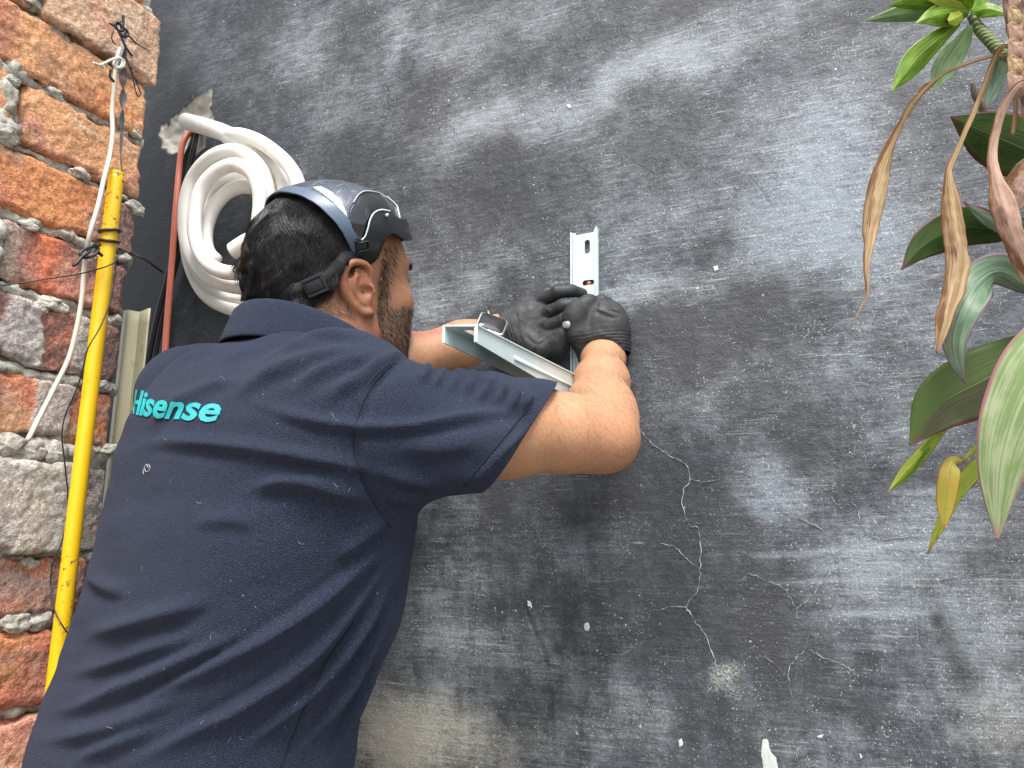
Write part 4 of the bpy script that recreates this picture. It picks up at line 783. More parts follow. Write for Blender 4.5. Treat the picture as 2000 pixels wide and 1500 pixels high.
# short hair at nape, sideburn, beard, brow
m_n = near_h & (fl[:, 2] > -.085) & (fl[:, 2] < line+.01) & (fl[:, 1] < -.002) & (fl[:, 2] < .03)
p, n_ = sample(m_n, BV, BQ, 4200); lp = Hl(p); kp = rng.random(len(p)) < sstep(-.088, -.055, lp[:, 2])*.9+.06; p, n_ = p[kp], n_[kp]
strands('nape_hair', p, n_, .003+.003*rng.random(len(p)), -HU[None]*.3+HF[None]*.1, -HU*1.6+HF*.5, 0, .00015, M_HAIR, person, 30, .6, 4)['kind'] = 'stuff'
bd = sstep(.2, .7, beard[BQ].mean(1)); m_b = near_h & (bd > .1) & (np.abs(fl[:, 0]) < .078)
p, n_ = sample(m_b, BV, BQ, 9000); lp = Hl(p); gray = (rng.random(len(p)) < .24)*rng.random(len(p)); dens = np.where(lp[:, 2] > -.02, 1, .75)
kp = rng.random(len(p)) < dens; strands('beard', p[kp], n_[kp], .0022+.0034*rng.random(kp.sum()), -HU[None]*.4, -HU*1.1, 0, .00020, M_HAIR, person, 60, .5, 4, 3, gray[kp])['kind'] = 'stuff'
m_s = near_h & (fl[:, 1] > -.002) & (fl[:, 1] < .052) & (fl[:, 2] > -.035) & (fl[:, 2] < .055) & (np.abs(fl[:, 0]) > .035) & ((np.abs(fl[:, 0]) < .0715) | (fl[:, 1] > .022))
p, n_ = sample(m_s, BV, BQ, 3000); lp = Hl(p); kp = (rng.random(len(p)) < sstep(.042, .030, lp[:, 1]-np.clip(lp[:, 2], 0, 1)*.35)) & ((lp[:, 1] > .018) | (lp[:, 2] > .035)) & (rng.random(len(p)) < .3); p, n_, lp = p[kp], n_[kp], lp[kp]
strands('sideburn', p, n_, .004+.008*rng.random(len(p))*sstep(-.03, .03, lp[:, 2]), -HU[None]*.5, -HU*1.3+HF*.2, 0, .00020, M_HAIR, person, 40, .5, 5, 3, (rng.random(len(p)) < .18)*rng.random(len(p)))['kind'] = 'stuff'
m_e = near_h & (fl[:, 1] > .06) & (np.abs(fl[:, 2]-.029) < .0036) & (np.abs(np.abs(fl[:, 0])-.034) < .020)
p, n_ = sample(m_e, BV, BQ, 700); strands('eyebrow', p, n_, .004+.003*rng.random(len(p)), HU[None]*-.1, (HR*np.sign(Hl(p)[:, :1])*1.2+HU*.2), 0, .00022, M_HAIR, person, 0, 0, 4, ow_=.2)['kind'] = 'stuff'
lr = []; 
for s in (-1, 1):
    for t in np.linspace(-1, 1, 14): lr.append(H(s*.032+t*.0125, .0905-.007*abs(t)*(1 if t*s > 0 else .5), .0125))
lr = np.array(lr); strands('eyelash', lr, np.tile(HF, (len(lr), 1)), np.full(len(lr), .0055), HU[None]*.12, -HU*.35, 0, .00014, M_HAIR, person, 0, 0, 5, jit=.08)['kind'] = 'stuff'

lb = MB(); lrng = np.random.default_rng(5)
for k in range(24):
    x_, y_ = lrng.uniform(200, 760), lrng.uniform(700, 1470); a_ = lrng.uniform(0, 6.28); L_k = lrng.uniform(5, 15); cv_ = lrng.uniform(-1.2, 1.2); pp = []
    for t in np.linspace(0, 1, 7):
        h_, n_ = cast(x_+L_k*t*math.cos(a_+cv_*t), y_+L_k*t*math.sin(a_+cv_*t), bvh_shirt)
        if h_ is not None: pp.append(h_+np.array(n_)*.0004*(1 if np.dot(n_, CAM-h_) > 0 else -1))
    if len(pp) == 7 and max(np.linalg.norm(np.diff(pp, axis=0), axis=1)) < .01: V, Fs = tube_arr(np.array(pp), lrng.uniform(.00006, .00011), 4); lb.add(V, Fs)
for pp in ([(282, 912), (288, 907), (294, 911), (292, 919), (286, 921), (283, 914)], [(281, 926), (281, 918), (284, 913)], [(287, 908), (291, 914)]):
    pq = [cast(x_, y_, bvh_shirt) for x_, y_ in pp]; lb.tube(np.array([h_+np.array(n_)*.0005*(1 if np.dot(n_, CAM-h_) > 0 else -1) for h_, n_ in pq]), .00032, 30, 5)
q = NT('lint_fibre'); M_LINT = q.out((.42, .44, .48), .9); lb.build('lint', M_LINT, shirt)['kind'] = 'stuff'
arm_f = (np.linalg.norm(fl, axis=1) > .3) & (bf[:, 0] > SHR[0]+.10) | ((np.abs(bf-(ELL+WRL)/2).max(1) < .16) & (np.linalg.norm(fl, axis=1) > .17))
p, n_ = sample(arm_f, BV, BQ, 2600); strands('arm_hair', p, n_, .005+.007*rng.random(len(p)), norm(WRR-ELR)[None]*.2, np.cross(n_, [.3, .5, .8])*1.6+HU*.4, 0, .00006, M_HAIR, person, 30, .5, 4, ow_=.5)['kind'] = 'stuff'

# ---- gloves
q = NT('black_glove'); c = q.mix(q.noise(60, 5), (.015, .0165, .018), (.034, .036, .039)); c = q.mix(q.math('MULTIPLY', q.ramp(q.noise(25, 5, .7), .55, .75), .5), c, (.085, .085, .085))
M_GLOVE = q.out(c, q.ramp(q.noise(70, 4), .3, .7, .5, .72), q.bump(q.math('ADD', q.noise(500, 4), q.math('MULTIPLY', q.noise(110, 4), .8)), .6, .0012), Specular_IOR_Level=.45)
def pk(*a): return [P(*t_) for t_ in a]
def glove(name, pts, build, cuff):
    pts = np.array(pts); lo_, hi_ = pts.min(0)-.045, pts.max(0)+.045; G = Vol(axis(lo_[0], hi_[0], .0014), axis(lo_[1], hi_[1], .0014), axis(lo_[2], hi_[2], .0014)); build(G); V, Q = G.mesh(1)
    ce, cd = cuff
    N = vnormals(V, Q); t = -((V-ce)@cd); rb = sstep(.030, .022, t)*np.sin(t*2*np.pi/.0042)*.0006; V = V+N*(rb+fbm(V*60, 7, 3)*.0012+fbm(V*np.array([25, 25, 90]), 8, 2)*.001)[:, None]
    return V, Q
# left hand: back of the hand seen, fingers laid over the bracket plate
LW = P(990, 652, 1.085); LK = [P(1058, 590, 1.080), P(1068, 613, 1.068), P(1074, 638, 1.058), P(1073, 662, 1.052)]
def bl_(G):
    G.loft([LW+norm(P(950, 668, 1.08)-LW)*.05, LW, P(1012, 644, 1.085)], [.0295, .0295, .031], [.0285, .0275, .025], [0, 0, 1.], .012)
    G.loft([P(1005, 646, 1.085), P(1035, 636, 1.082), P(1062, 630, 1.075)], [.031, .039, .040], [.021, .0195, .0165], [0, 0, 1.], .014)
    for k_, f_, r_ in ((LK[0], pk((1088, 571, 1.062), (1116, 568, 1.062), (1136, 574, 1.070)), .0094), (LK[1], pk((1098, 598, 1.052), (1124, 594, 1.050), (1146, 599, 1.058)), .0094), (LK[2], pk((1102, 625, 1.044), (1126, 618, 1.044), (1144, 622, 1.056)), .0098), (LK[3], pk((1100, 652, 1.042), (1124, 646, 1.046), (1138, 652, 1.058)), .0092)):
        G.chain([P(1040, 632, 1.08)*.35+np.array(k_)*.65, k_]+f_, [r_*1.15, r_*1.1, r_*1.02, r_*.98, r_*.86], .0022)
    th_ = pk((1020, 664, 1.07), (1052, 680, 1.055), (1088, 674, 1.05), (1112, 660, 1.055)); G.chain(th_, [.0165, .0135, .0112, .0095], .010)
LCUF = (LW+norm(LW-P(1030, 640, 1.085))*.012, norm(LW-P(1030, 640, 1.085)))
lv, lq = glove('glove', LK+[LW, P(1140, 590, 1.06), P(1110, 670, 1.05)], bl_, LCUF)
LFOLD = [([(1025, 655), (1050, 672), (1085, 650)], 4, -.0014, 0), ([(1000, 700), (1030, 690), (1060, 660)], 4, .0014, 1), ([(1060, 600), (1075, 612), (1060, 625)], 3, .0012, 1), ([(1008, 610), (1012, 640), (1018, 668)], 3, -.0012, 0)]
lv = fold_disp(lv, vnormals(lv, lq), LFOLD); lv, lq, l3 = slice_mesh(lv, lq, *LCUF); g1 = solidify(fmesh('glove', lv, [lq, l3], M_GLOVE, person), .0014); g1['label'] = 'black glove of the hand wearing the watch'
# right hand: closed round the bolt, knuckles up
RW = P(1179, 692, 1.040); RKn = [P(1124, 604, 1.035), P(1150, 592, 1.045), P(1174, 592, 1.055), P(1194, 603, 1.065)]
def br_(G):
    G.loft([RW+norm(RW-P(1172, 640, 1.05))*.035, RW, P(1180, 672, 1.045)], [.030, .0305, .033], [.028, .027, .027], [1, 0, 0.], .012)
    G.loft([P(1178, 675, 1.045), P(1168, 645, 1.046), P(1162, 614, 1.048)], [.033, .0385, .0385], [.025, .024, .019], [1, 0, 0.], .014)
    for i_, (k_, r_) in enumerate(zip(RKn, (.0105, .0108, .0104, .0095))):
        f_ = [k_+np.array([0, .028, .006]), k_+np.array([-.002, .036, -.018]), k_+np.array([-.004, .020, -.034])]
        G.chain([P(1170, 650, 1.05)*.3+k_*.7, k_]+f_, [r_*1.15, r_*1.1, r_*1.02, r_*.95, r_*.85], .0028)
    G.chain(pk((1150, 672, 1.045), (1126, 648, 1.035), (1118, 622, 1.035), (1126, 604, 1.05)), [.0165, .0135, .0118, .0100], .010)
    G.chain(pk((1142, 655, 1.042), (1126, 618, 1.036), (1140, 596, 1.040)), [.012, .0105, .0095], .010)
RCUF = (RW+norm(RW-P(1172, 640, 1.05))*.004, norm(RW-P(1172, 640, 1.05)))
rv, rq = glove('glove', RKn+[RW, P(1120, 620, 1.03), RKn[3]+[0, .03, -.03]], br_, RCUF)
RFOLD = [([(1160, 600), (1185, 612), (1210, 618)], 4, .0015, 1), ([(1180, 600), (1200, 606), (1214, 612)], 3, .0012, 1), ([(1140, 665), (1170, 655), (1200, 660)], 6, .0010, 1), ([(1190, 590), (1193, 605)], 3, -.001, 0), ([(1165, 588), (1166, 600)], 3, -.001, 0), ([(1128, 680), (1150, 668), (1190, 664), (1220, 676)], 3, -.0010, 0)]
rv = fold_disp(rv, vnormals(rv, rq), RFOLD, 1.5); rv, rq, r3 = slice_mesh(rv, rq, *RCUF); g2 = solidify(fmesh('glove', rv, [rq, r3], M_GLOVE, person), .0014); g2['label'] = 'black glove of the near hand closed on the bolt'
# trousers and shoes, below the frame
q = NT('dark_trousers'); M_TR = q.out(q.mix(q.noise(20, 4), (.02, .021, .024), (.035, .036, .04)), .9, q.bump(q.noise(500, 3), .4, .001))
Tv = Vol(axis(-1.05, -.25, .009), axis(-.75, -.05, .009), axis(.04, .98, .009)); pc = SC[-1].copy(); pc[2] = .90
Tv.loft([pc+[0, 0, .05], pc-[0, 0, .08]], [.170, .175], [.115, .12], E1, .05)
for s in (-1, 1):
    hp_ = pc+E1*s*.085-[0, 0, .06]; kn = pc+E1*s*.12+E2*.05; kn[2] = .48; an_ = pc+E1*s*.14-E2*.02; an_[2] = .07; Tv.chain([hp_, kn, an_], [.092, .066, .056], .05)
tv_, tq_ = Tv.mesh(2); fmesh('trousers', tv_, tq_, M_TR, person)
q = NT('boot_leather'); M_BT = q.out((.03, .025, .02), .5)
for s in (-1, 1):
    b0 = pc+E1*s*.14-E2*.02; b0[2] = .05; bo = Vol(axis(b0[0]-.12, b0[0]+.16, .006), axis(b0[1]-.16, b0[1]+.26, .006), axis(-.02, .15, .006)); bo.ell(b0+E2*.06-[0, 0, .01], [.045, .13, .04], np.stack([E1, E2, E3]), .01); bo.cap(b0, b0+[0, 0, .07], .045, .05, .03)
    _s, _a, _b, _c = bo.blk(b0-1, b0+1); bo.F[_s] = np.maximum(bo.F[_s], -(_c-.002)+0*_a+0*_b); v_, q_ = bo.mesh(1); fmesh('boot', v_, q_, M_BT, person)
# ================================================================== face shield pushed up on the head
EC = np.array([0, -.0048, .0715]); ER = np.array([.0939, .1011, .0678])
def ES(e, ph, r=1.0):              # e: degrees from the right side over the top, ph: degrees forward
    e = np.radians(e); ph = np.radians(ph); s = np.stack([np.cos(ph)*np.cos(e), np.sin(ph), np.cos(ph)*np.sin(e)], -1)
    return s
def Ew(s, off=0.0):
    n_ = norm(s/ER); off = np.asarray(off, float)[..., None]; return HC+((s*ER+EC)*HS+n_*off) @ HM
def Ehit(px, py):
    dd = ray_dir(px, py); o = ((CAM-HC)@HM.T/HS-EC)/ER; g = (dd@HM.T/HS)/ER; a = g@g; b = 2*o@g; c = o@o-1; D = b*b-4*a*c; t = (-b-(math.sqrt(D) if D > 0 else 0))/2/a; q_ = o+g*t; return q_/np.linalg.norm(q_)
es = np.arange(-44, 224.1, .62); ps = np.arange(-54, 89.9, .62); EG, PG = np.meshgrid(es, ps, indexing='ij'); sg = ES(EG.ravel(), PG.ravel())
em = np.where(EG.ravel() > 90, 180-EG.ravel(), EG.ravel()); pm = PG.ravel(); sm_ = ES(em, pm); mx, my, mz = proj(Ew(sm_))
nn_ = norm(sm_/ER) @ HM; facing = ((CAM-Ew(sm_))*nn_).sum(1) > -.012
AREA = [(-4, -40), (-8, -35), (-12, -29), (-20, -13), (-27, 2), (-32, 12), (-42, 38), (-48, 60), (-50, 75), (-50, 91), (91, 91), (91, -7), (56, -7), (45, -10), (34, -11), (28, -8.5), (24, -6), (19, -4), (15, -5.5), (12, -8.5), (9, -14), (8, -20), (8.5, -28), (8, -35), (4, -40)]
ina = inpoly(pm, em, AREA); bq_, _, _ = pdist(pm, em*1.0, [(-4, -40), (-12, -29), (-20, -13), (-32, 12), (-42, 38), (-48, 60), (-50, 75), (-50, 95)])
WIN = [(690, 396), (700, 381), (713, 374), (735, 376), (754, 383), (765, 387), (772, 400), (779, 428), (775, 427), (760, 417), (742, 413), (728, 418), (719, 431), (714, 450), (709, 465), (698, 461), (688, 446), (681, 425), (683, 409)]
CRESC = [(608, 366), (628, 364), (650, 376), (668, 394), (679, 416), (682, 434), (676, 434), (664, 412), (648, 394), (626, 377)]  # pale grey-green crescent of the shell, next to the head band
FRM = [(779, 428), (775, 427), (760, 417), (742, 413), (728, 418), (719, 431), (714, 450), (709, 465), (698, 463), (692, 470), (694, 500), (690, 530), (760, 540), (830, 540), (830, 440), (790, 428)]
w_in = inpoly(mx, my, WIN) & facing; l_in = inpoly(mx, my, CRESC) & facing; f_in = inpoly(mx, my, FRM) & facing | ((em < 0) & (pm > 20)) | ((em < 18) & (pm > 60))
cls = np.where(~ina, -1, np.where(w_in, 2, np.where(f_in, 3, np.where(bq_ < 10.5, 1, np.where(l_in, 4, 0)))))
na, nb = len(es), len(ps); ii = np.arange(na-1)[:, None]*nb+np.arange(nb-1)[None]; GQ = np.stack([ii, ii+1, ii+nb+1, ii+nb], -1).reshape(-1, 4); fc_ = cls[GQ]; fcl = np.sort(fc_, 1)[:, 1]; fcl = np.where((fc_ == -1).sum(1) >= 2, -1, fcl)
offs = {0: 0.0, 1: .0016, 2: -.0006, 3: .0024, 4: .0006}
q = NT('smoky_visor'); n1 = q.noise(1, 6, .7, q.co((40, 160, 60), (.3, .5, .2))); scr = q.ramp(q.noise(1, 3, .5, q.co((300, 25, 60), (.4, .9, 1.2))), .55, .68); c = q.mix(n1, (.030, .038, .052), (.085, .10, .135)); c = q.mix(q.math('MULTIPLY', scr, .6), c, (.22, .25, .30))
M_VIS = q.out(c, q.ramp(n1, .3, .7, .14, .38), q.bump(scr, .15, .0004), Specular_IOR_Level=.7, Coat_Weight=.5, Coat_Roughness=.12)
M_BAND = simple('blue_grey_plastic', (.085, .125, .185), .42, .12, 18, .1, 300, .0005)
q = NT('side_window_mat'); n1 = q.ramp(q.noise(1, 5, .7, q.co((200, 40, 30), (.2, .8, .3))), .52, .7); M_WIN = q.out(q.mix(n1, (.008, .009, .011), (.07, .075, .085)), .12, None, Specular_IOR_Level=.7)
M_BLK = simple('black_rubber', (.016, .019, .022), .42, .2, 40, .15, 400, .0004); M_PALE = simple('pale_strip_mat', (.42, .52, .50), .3, .2, 40); M_TRIM = simple('bright_edge', (.62, .70, .76), .2, .05)
shield = empty('face_shield', H(0, 0, .05)); tag(shield, 'smoky grey face shield pushed up on the man\'s black hair', 'face shield')
em_l = EG.ravel()[GQ].mean(1)-90
for k, (nm, mt, th) in enumerate((('visor', M_VIS, .0016), ('head_band', M_BAND, .0022), ('side_window', M_WIN, .0014), ('nose_frame', M_BLK, .0050), ('pale_strip', M_PALE, .0014))):
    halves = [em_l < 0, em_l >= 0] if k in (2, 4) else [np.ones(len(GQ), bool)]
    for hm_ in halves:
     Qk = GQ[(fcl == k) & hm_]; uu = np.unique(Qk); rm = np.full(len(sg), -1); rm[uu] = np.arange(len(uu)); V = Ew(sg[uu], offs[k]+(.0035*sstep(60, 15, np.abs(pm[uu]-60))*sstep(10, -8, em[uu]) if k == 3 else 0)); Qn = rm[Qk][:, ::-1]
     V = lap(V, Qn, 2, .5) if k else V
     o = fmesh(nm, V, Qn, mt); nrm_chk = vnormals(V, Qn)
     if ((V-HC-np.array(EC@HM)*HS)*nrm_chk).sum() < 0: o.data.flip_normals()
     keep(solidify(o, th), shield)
def on_shell(pts, off, n=40, mirror=False):
    c = catmull(np.array(pts, float), n); s = np.array([Ehit(*p_) for p_ in c]); s = s*([-1, 1, 1] if mirror else [1, 1, 1]); return Ew(s, off)
for mi in (False, True):
    tb = MB(); tb.tube(on_shell([(704, 468), (711, 460), (716, 446), (720, 431), (728, 418), (742, 412.5), (758, 415)], .0032, 40, mi), .0009, 60, 6); keep(tb.build('edge_line', M_TRIM), shield)
    tb = MB(); tb.tube(on_shell([(757, 384), (766, 388), (773, 402), (779, 427)], .0016, 30, mi), .0009, 40, 6); tb.tube(on_shell([(690, 396), (700, 381), (713, 374), (735, 376), (757, 384)], .0006, 30, mi), .0006, 40, 6); keep(tb.build('window_rim', M_TRIM), shield)
    tb = MB(); tb.tube(on_shell([(748, 422), (750, 425)], .0056, 3, mi), .0022, 4, 10); keep(tb.build('rivet', M_TRIM), shield)
    tb = MB(); tb.tube(on_shell([(690, 468), (700, 472), (715, 470), (716, 484), (700, 488), (694, 500), (684, 508)], .0045, 40, mi), .0010, 50, 6); keep(tb.build('frame_groove', M_BLK), shield)
# strap round the back of the head with its buckle
def Hcast(px, py, off):
    p_, n_ = cast(px, py, bvh_body); l = Hl(p_); nl = n_@HM.T; return l, norm(nl)
SP = [(672, 516), (655, 529), (628, 548), (600, 562), (570, 573), (535, 578), (505, 574)]; sl_, sn_ = zip(*[Hcast(x, y, 0) for x, y in SP]); sl_ = np.array(sl_); sn_ = np.array(sn_); sl_ = sl_+sn_*.0088/HS; s0_ = Ehit(704, 506); s0_ = (s0_*ER+EC)-norm(s0_/ER)*.001; s1_ = s0_*.45+sl_[0]*.55+np.array([.0035, 0, 0]); sl_ = np.vstack([s0_, s1_, sl_]); sn_ = np.vstack([[1, 0, -.15], [1, -.1, -.1], sn_])
mid = np.array([[0.0, sl_[-1, 1]-.001, sl_[-1, 2]]]); allp = np.vstack([sl_, mid, (sl_*[-1, 1, 1])[::-1]]); alln = norm(np.vstack([sn_, [[0, -1, -.2]], (sn_*[-1, 1, 1])[::-1]])); pth = catmull(allp, 120); pn = catmull(alln, 120)
for _ in range(14): pth[1:-1] = .5*pth[1:-1]+.25*(pth[:-2]+pth[2:]); pn[1:-1] = .5*pn[1:-1]+.25*(pn[:-2]+pn[2:])
pn = norm(pn)
T = norm(np.gradient(pth, axis=0)); W_ = norm(np.cross(pn, T)); hw = .0088; pr = np.array([(-1, 0), (-1, .0016), (1, .0016), (1, 0)]); V = pth[:, None]+W_[:, None]*(pr[None, :, 0:1]*hw)+pn[:, None]*pr[None, :, 1:2]; V = H(V[..., 0].ravel(), V[..., 1].ravel(), V[..., 2].ravel()) if False else HC+(V.reshape(-1, 3)*HS)@HM
i = np.arange(119)[:, None]*4+np.arange(4)[None]; j = np.arange(119)[:, None]*4+(np.arange(4)[None]+1) % 4
q = NT('strap_webbing'); M_STR = q.out((.010, .011, .013), .85, q.bump(q.noise(900, 2), .4, .0005)); so_ = fmesh('strap', V, np.stack([i, j, j+4, i+4], -1).reshape(-1, 4), M_STR); keep(so_, shield)
def hframe(px, py, tx, ty):
    l, nl = Hcast(px, py, 0); l2, _ = Hcast(tx, ty, 0); c = HC+(l*HS)@HM; nn = nl@HM; t = HC+(l2*HS)@HM-c; t = norm(t-nn*(t@nn)); return c, np.stack([t, np.cross(nn, t), nn])
c, axx = hframe(613, 556, 590, 566); bk = MB(); o_ = c+axx[2]*.0125
bk.box(o_, axx, (.0125, .0105, .0022), 0, .0012); bk.box(o_+axx[2]*.003+axx[0]*.001, axx, (.0085, .0060, .0018), 0, .001); bk.box(o_+axx[2]*.0035+axx[1]*.0085, axx, (.0115, .0016, .0016), 0, .0008); bk.box(o_+axx[2]*.0035-axx[1]*.0085, axx, (.0115, .0016, .0016), 0, .0008); bk.box(o_+axx[2]*.0035-axx[0]*.0095, axx, (.0018, .0085, .0016), 0, .0008)
keep(autosmooth(bk.build('buckle', M_BLK)), shield)
# ================================================================== watch
q = NT('steel'); q2 = q.noise(300, 3); M_STL = q.out(q.mix(q2, (.55, .55, .53), (.75, .75, .73)), .28, None, Metallic=.9); M_SCR = simple('watch_glass', (.006, .008, .011), .06, .1, Specular_IOR_Level=.8)
wc_ = P(960, 635, 1.036); wx = norm(P(986, 646, 1.05)-P(936, 628, 1.05)); wn_ = norm(norm(CAM-wc_)*.62+np.array([.05, -.0, .85])*.72); wn_ = norm(wn_-wx*(wn_@wx)); wy = np.cross(wn_, wx); wax = np.stack([wx, wy, wn_])
watch = empty('wrist_watch', wc_); tag(watch, 'square steel wrist watch with a dark screen beside the left glove', 'watch')
def rrect(hx, hy, r, n=6):
    o = []
    for cx, cy, a0 in ((1, 1, 0), (-1, 1, 90), (-1, -1, 180), (1, -1, 270)):
        for k in range(n+1): a = math.radians(a0+90*k/n); o.append((cx*(hx-r)+r*math.cos(a), cy*(hy-r)+r*math.sin(a)))
    return np.array(o)
def slab(mb, c, ax, layers, m=0):   # layers: (hx, hy, r, z)
    R_ = [rrect(a, b, r_) for a, b, r_, _ in layers]; n = len(R_[0]); V = np.concatenate([np.c_[q_, np.full(n, l[3])] for q_, l in zip(R_, layers)]) @ ax+c
    i = (np.arange(len(layers)-1)*n)[:, None]+np.arange(n)[None]; j = (np.arange(len(layers)-1)*n)[:, None]+(np.arange(n)[None]+1) % n; Q = np.stack([i, j, j+n, i+n], -1).reshape(-1, 4)
    k = len(V); V = np.vstack([V, c+ax[2]*layers[0][3], c+ax[2]*layers[-1][3]]); a = np.arange(n); b = (a+1) % n; o = (len(layers)-1)*n
    mb.add(V, [Q, np.vstack([np.stack([b, a, np.full(n, k)], 1), np.stack([o+a, o+b, np.full(n, k+1)], 1)])], m)
m_ = MB(); wax = wax*1.06; slab(m_, wc_, wax, [(.0165, .014, .005, -.006), (.0188, .0165, .006, -.004), (.0192, .017, .0065, .001), (.0188, .0165, .006, .0028), (.0175, .0152, .0055, .0036)]); keep(autosmooth(m_.build('watch_case', M_STL), 50), watch)
m_ = MB(); slab(m_, wc_, wax, [(.0168, .0146, .005, .0030), (.0165, .0143, .005, .0044), (.0155, .0133, .0045, .0050)]); keep(autosmooth(m_.build('watch_screen', M_SCR), 50), watch)
m_ = MB(); m_.tube([wc_-wy*.0165+wx*.006-wn_*.001, wc_-wy*.0195+wx*.006-wn_*.001], .0030, 6, 14); keep(m_.build('crown', simple('orange_ring', (.5, .12, .06), .4)), watch)
ax_w = norm(WRL-ELL); cw_ = P(968, 657, 1.083); u1 = norm(wn_-ax_w*(wn_@ax_w)); u2 = np.cross(ax_w, u1); m_ = MB()
for k in range(26):
    a = 2*np.pi*k/26; o_ = cw_+(u1*math.cos(a)+u2*math.sin(a))*.0285; m_.box(o_, np.stack([ax_w, -u1*math.sin(a)+u2*math.cos(a), u1*math.cos(a)+u2*math.sin(a)]), (.0105, .0030, .0012), 0, .0006)
keep(m_.build('watch_strap', simple('link_steel', (.62, .58, .50), .35, .1, Metallic=.6)), watch)
# ================================================================== wall bracket
q = NT('white_powder_coat'); M_WH = q.out(q.mix(q.ramp(q.noise(45, 4, .6), .35, .7), (.55, .67, .67), (.62, .74, .74)), .34, q.bump(q.noise(900, 2), .12, .0004), Specular_IOR_Level=.5)
br = empty('wall_bracket', (-.31, 0, 1.45)); tag(br, 'white L-shaped steel bracket held against the dark wall', 'bracket')
bl0, bl1 = onY(1117, 742, -.003), onY(1177, 600, -.003); tl_ = onY(1117, 463, -.003); tr_ = onY(1170, 450, -.003)
upv = norm(tl_-onY(1117, 740, -.003)); upv[1] = 0; sidev = np.cross(upv, [0, 1, 0]); sidev = sidev*(1 if sidev[0] > 0 else -1); bw = (tr_-tl_)@sidev; O = tl_; topz = 0; Lp = (tl_-onY(1117, 770, -.003))@upv
cu = bpy.data.curves.new('plate', 'CURVE'); cu.dimensions = '2D'; cu.fill_mode = 'BOTH'; cu.extrude = .0012; cu.resolution_u = 4
def loop2(pts):
    s_ = cu.splines.new('POLY'); s_.points.add(len(pts)-1); s_.use_cyclic_u = True
    for k, (a, b) in enumerate(pts): s_.points[k].co = (a, b, 0, 1)
loop2([(0.003, 0), (bw-.003, .002), (bw-.003, -Lp), (0.003, -Lp)])
def inpl(px, py): w_ = onY(px, py, -.003)-O; return w_@sidev, w_@upv
def slot(cx, cy, hx, hy):
    r_ = min(hx, hy); o = []
    for k in range(20):
        a = 2*np.pi*k/20; x, y = r_*math.cos(a), r_*math.sin(a)
        if hx > hy: x += (hx-hy)*(1 if math.cos(a) > 1e-6 else -1)
        else: y += (hy-hx)*(1 if math.sin(a) > 1e-6 else -1)
        o.append((cx+x, cy+y))
    loop2(o)
s1 = inpl(1148, 483); s2 = inpl(1150, 553); slot(s1[0], s1[1], .0042, .0105); slot(s2[0], s2[1], .0088, .0040); s3 = (s2[0]-.002, s2[1]-.085); slot(s3[0], s3[1], .004, .009)
po = bpy.data.objects.new('plate_tmp', cu); scene.collection.objects.link(po); dg = bpy.context.evaluated_depsgraph_get(); pm_ = bpy.data.meshes.new_from_object(po.evaluated_get(dg)); bpy.data.objects.remove(po)
V = np.array([v.co[:] for v in pm_.vertices]); fs = [list(p_.vertices) for p_ in pm_.polygons]; me = bpy.data.meshes.new('wall_plate'); V = O+V[:, :1]*sidev+V[:, 1:2]*upv+V[:, 2:3]*np.array([0, -1, 0])+[0, -.0016, 0]; me.from_pydata(V.tolist(), [], fs); me.materials.append(M_WH); plo = link(bpy.data.objects.new('wall_plate', me)); keep(plo, br)
m_ = MB(); axp = np.stack([sidev, upv, [0, -1, 0]])
def rail(x0, wd, h, t_, tp=0): m_.box(O+sidev*(x0+wd/2)-upv*(Lp/2-.002-tp)+np.array([0, -1, 0])*(h/2+.0004), axp, (wd/2, Lp/2+.001, h/2), 0, .0007)
rail(.0002, .0024, .0080, 0, .0008); rail(.0034, .0034, .0052, 0); rail(bw-.0026, .0024, .0100, 0, .0032); rail(bw-.0062, .0032, .0052, 0, .0022)
keep(autosmooth(m_.build('plate_flange', M_WH)), br)
# arm: inverted channel, its flanges deepening towards the wall
def q3(x, y, z): return np.array([x, y-1, 1.25+z])
t = .0014; Yt, Yw = .597, .994
xr0, xr1, xl0, xl1 = -.2885, -.2885, -.3190, -.3245; zt0, zt1 = .1925, .2090
TR0, TR1, TL0, TL1 = q3(xr0, Yt, zt0), q3(xr1, Yw, zt1), q3(xl0, Yt-.004, zt0+.001), q3(xl1, Yw, zt1); m_ = MB()
def plate(a, b, c_, d_, th, cut=None):   # thin plate from 4 corners
    n_ = norm(np.cross(b-a, d_-a))*th; V = np.array([a, b, c_, d_, a+n_, b+n_, c_+n_, d_+n_]); m_.add(V, np.array([[0, 1, 2, 3], [7, 6, 5, 4], [0, 4, 5, 1], [1, 5, 6, 2], [2, 6, 7, 3], [3, 7, 4, 0]]))
dn = lambda h: np.array([0, 0, -h])
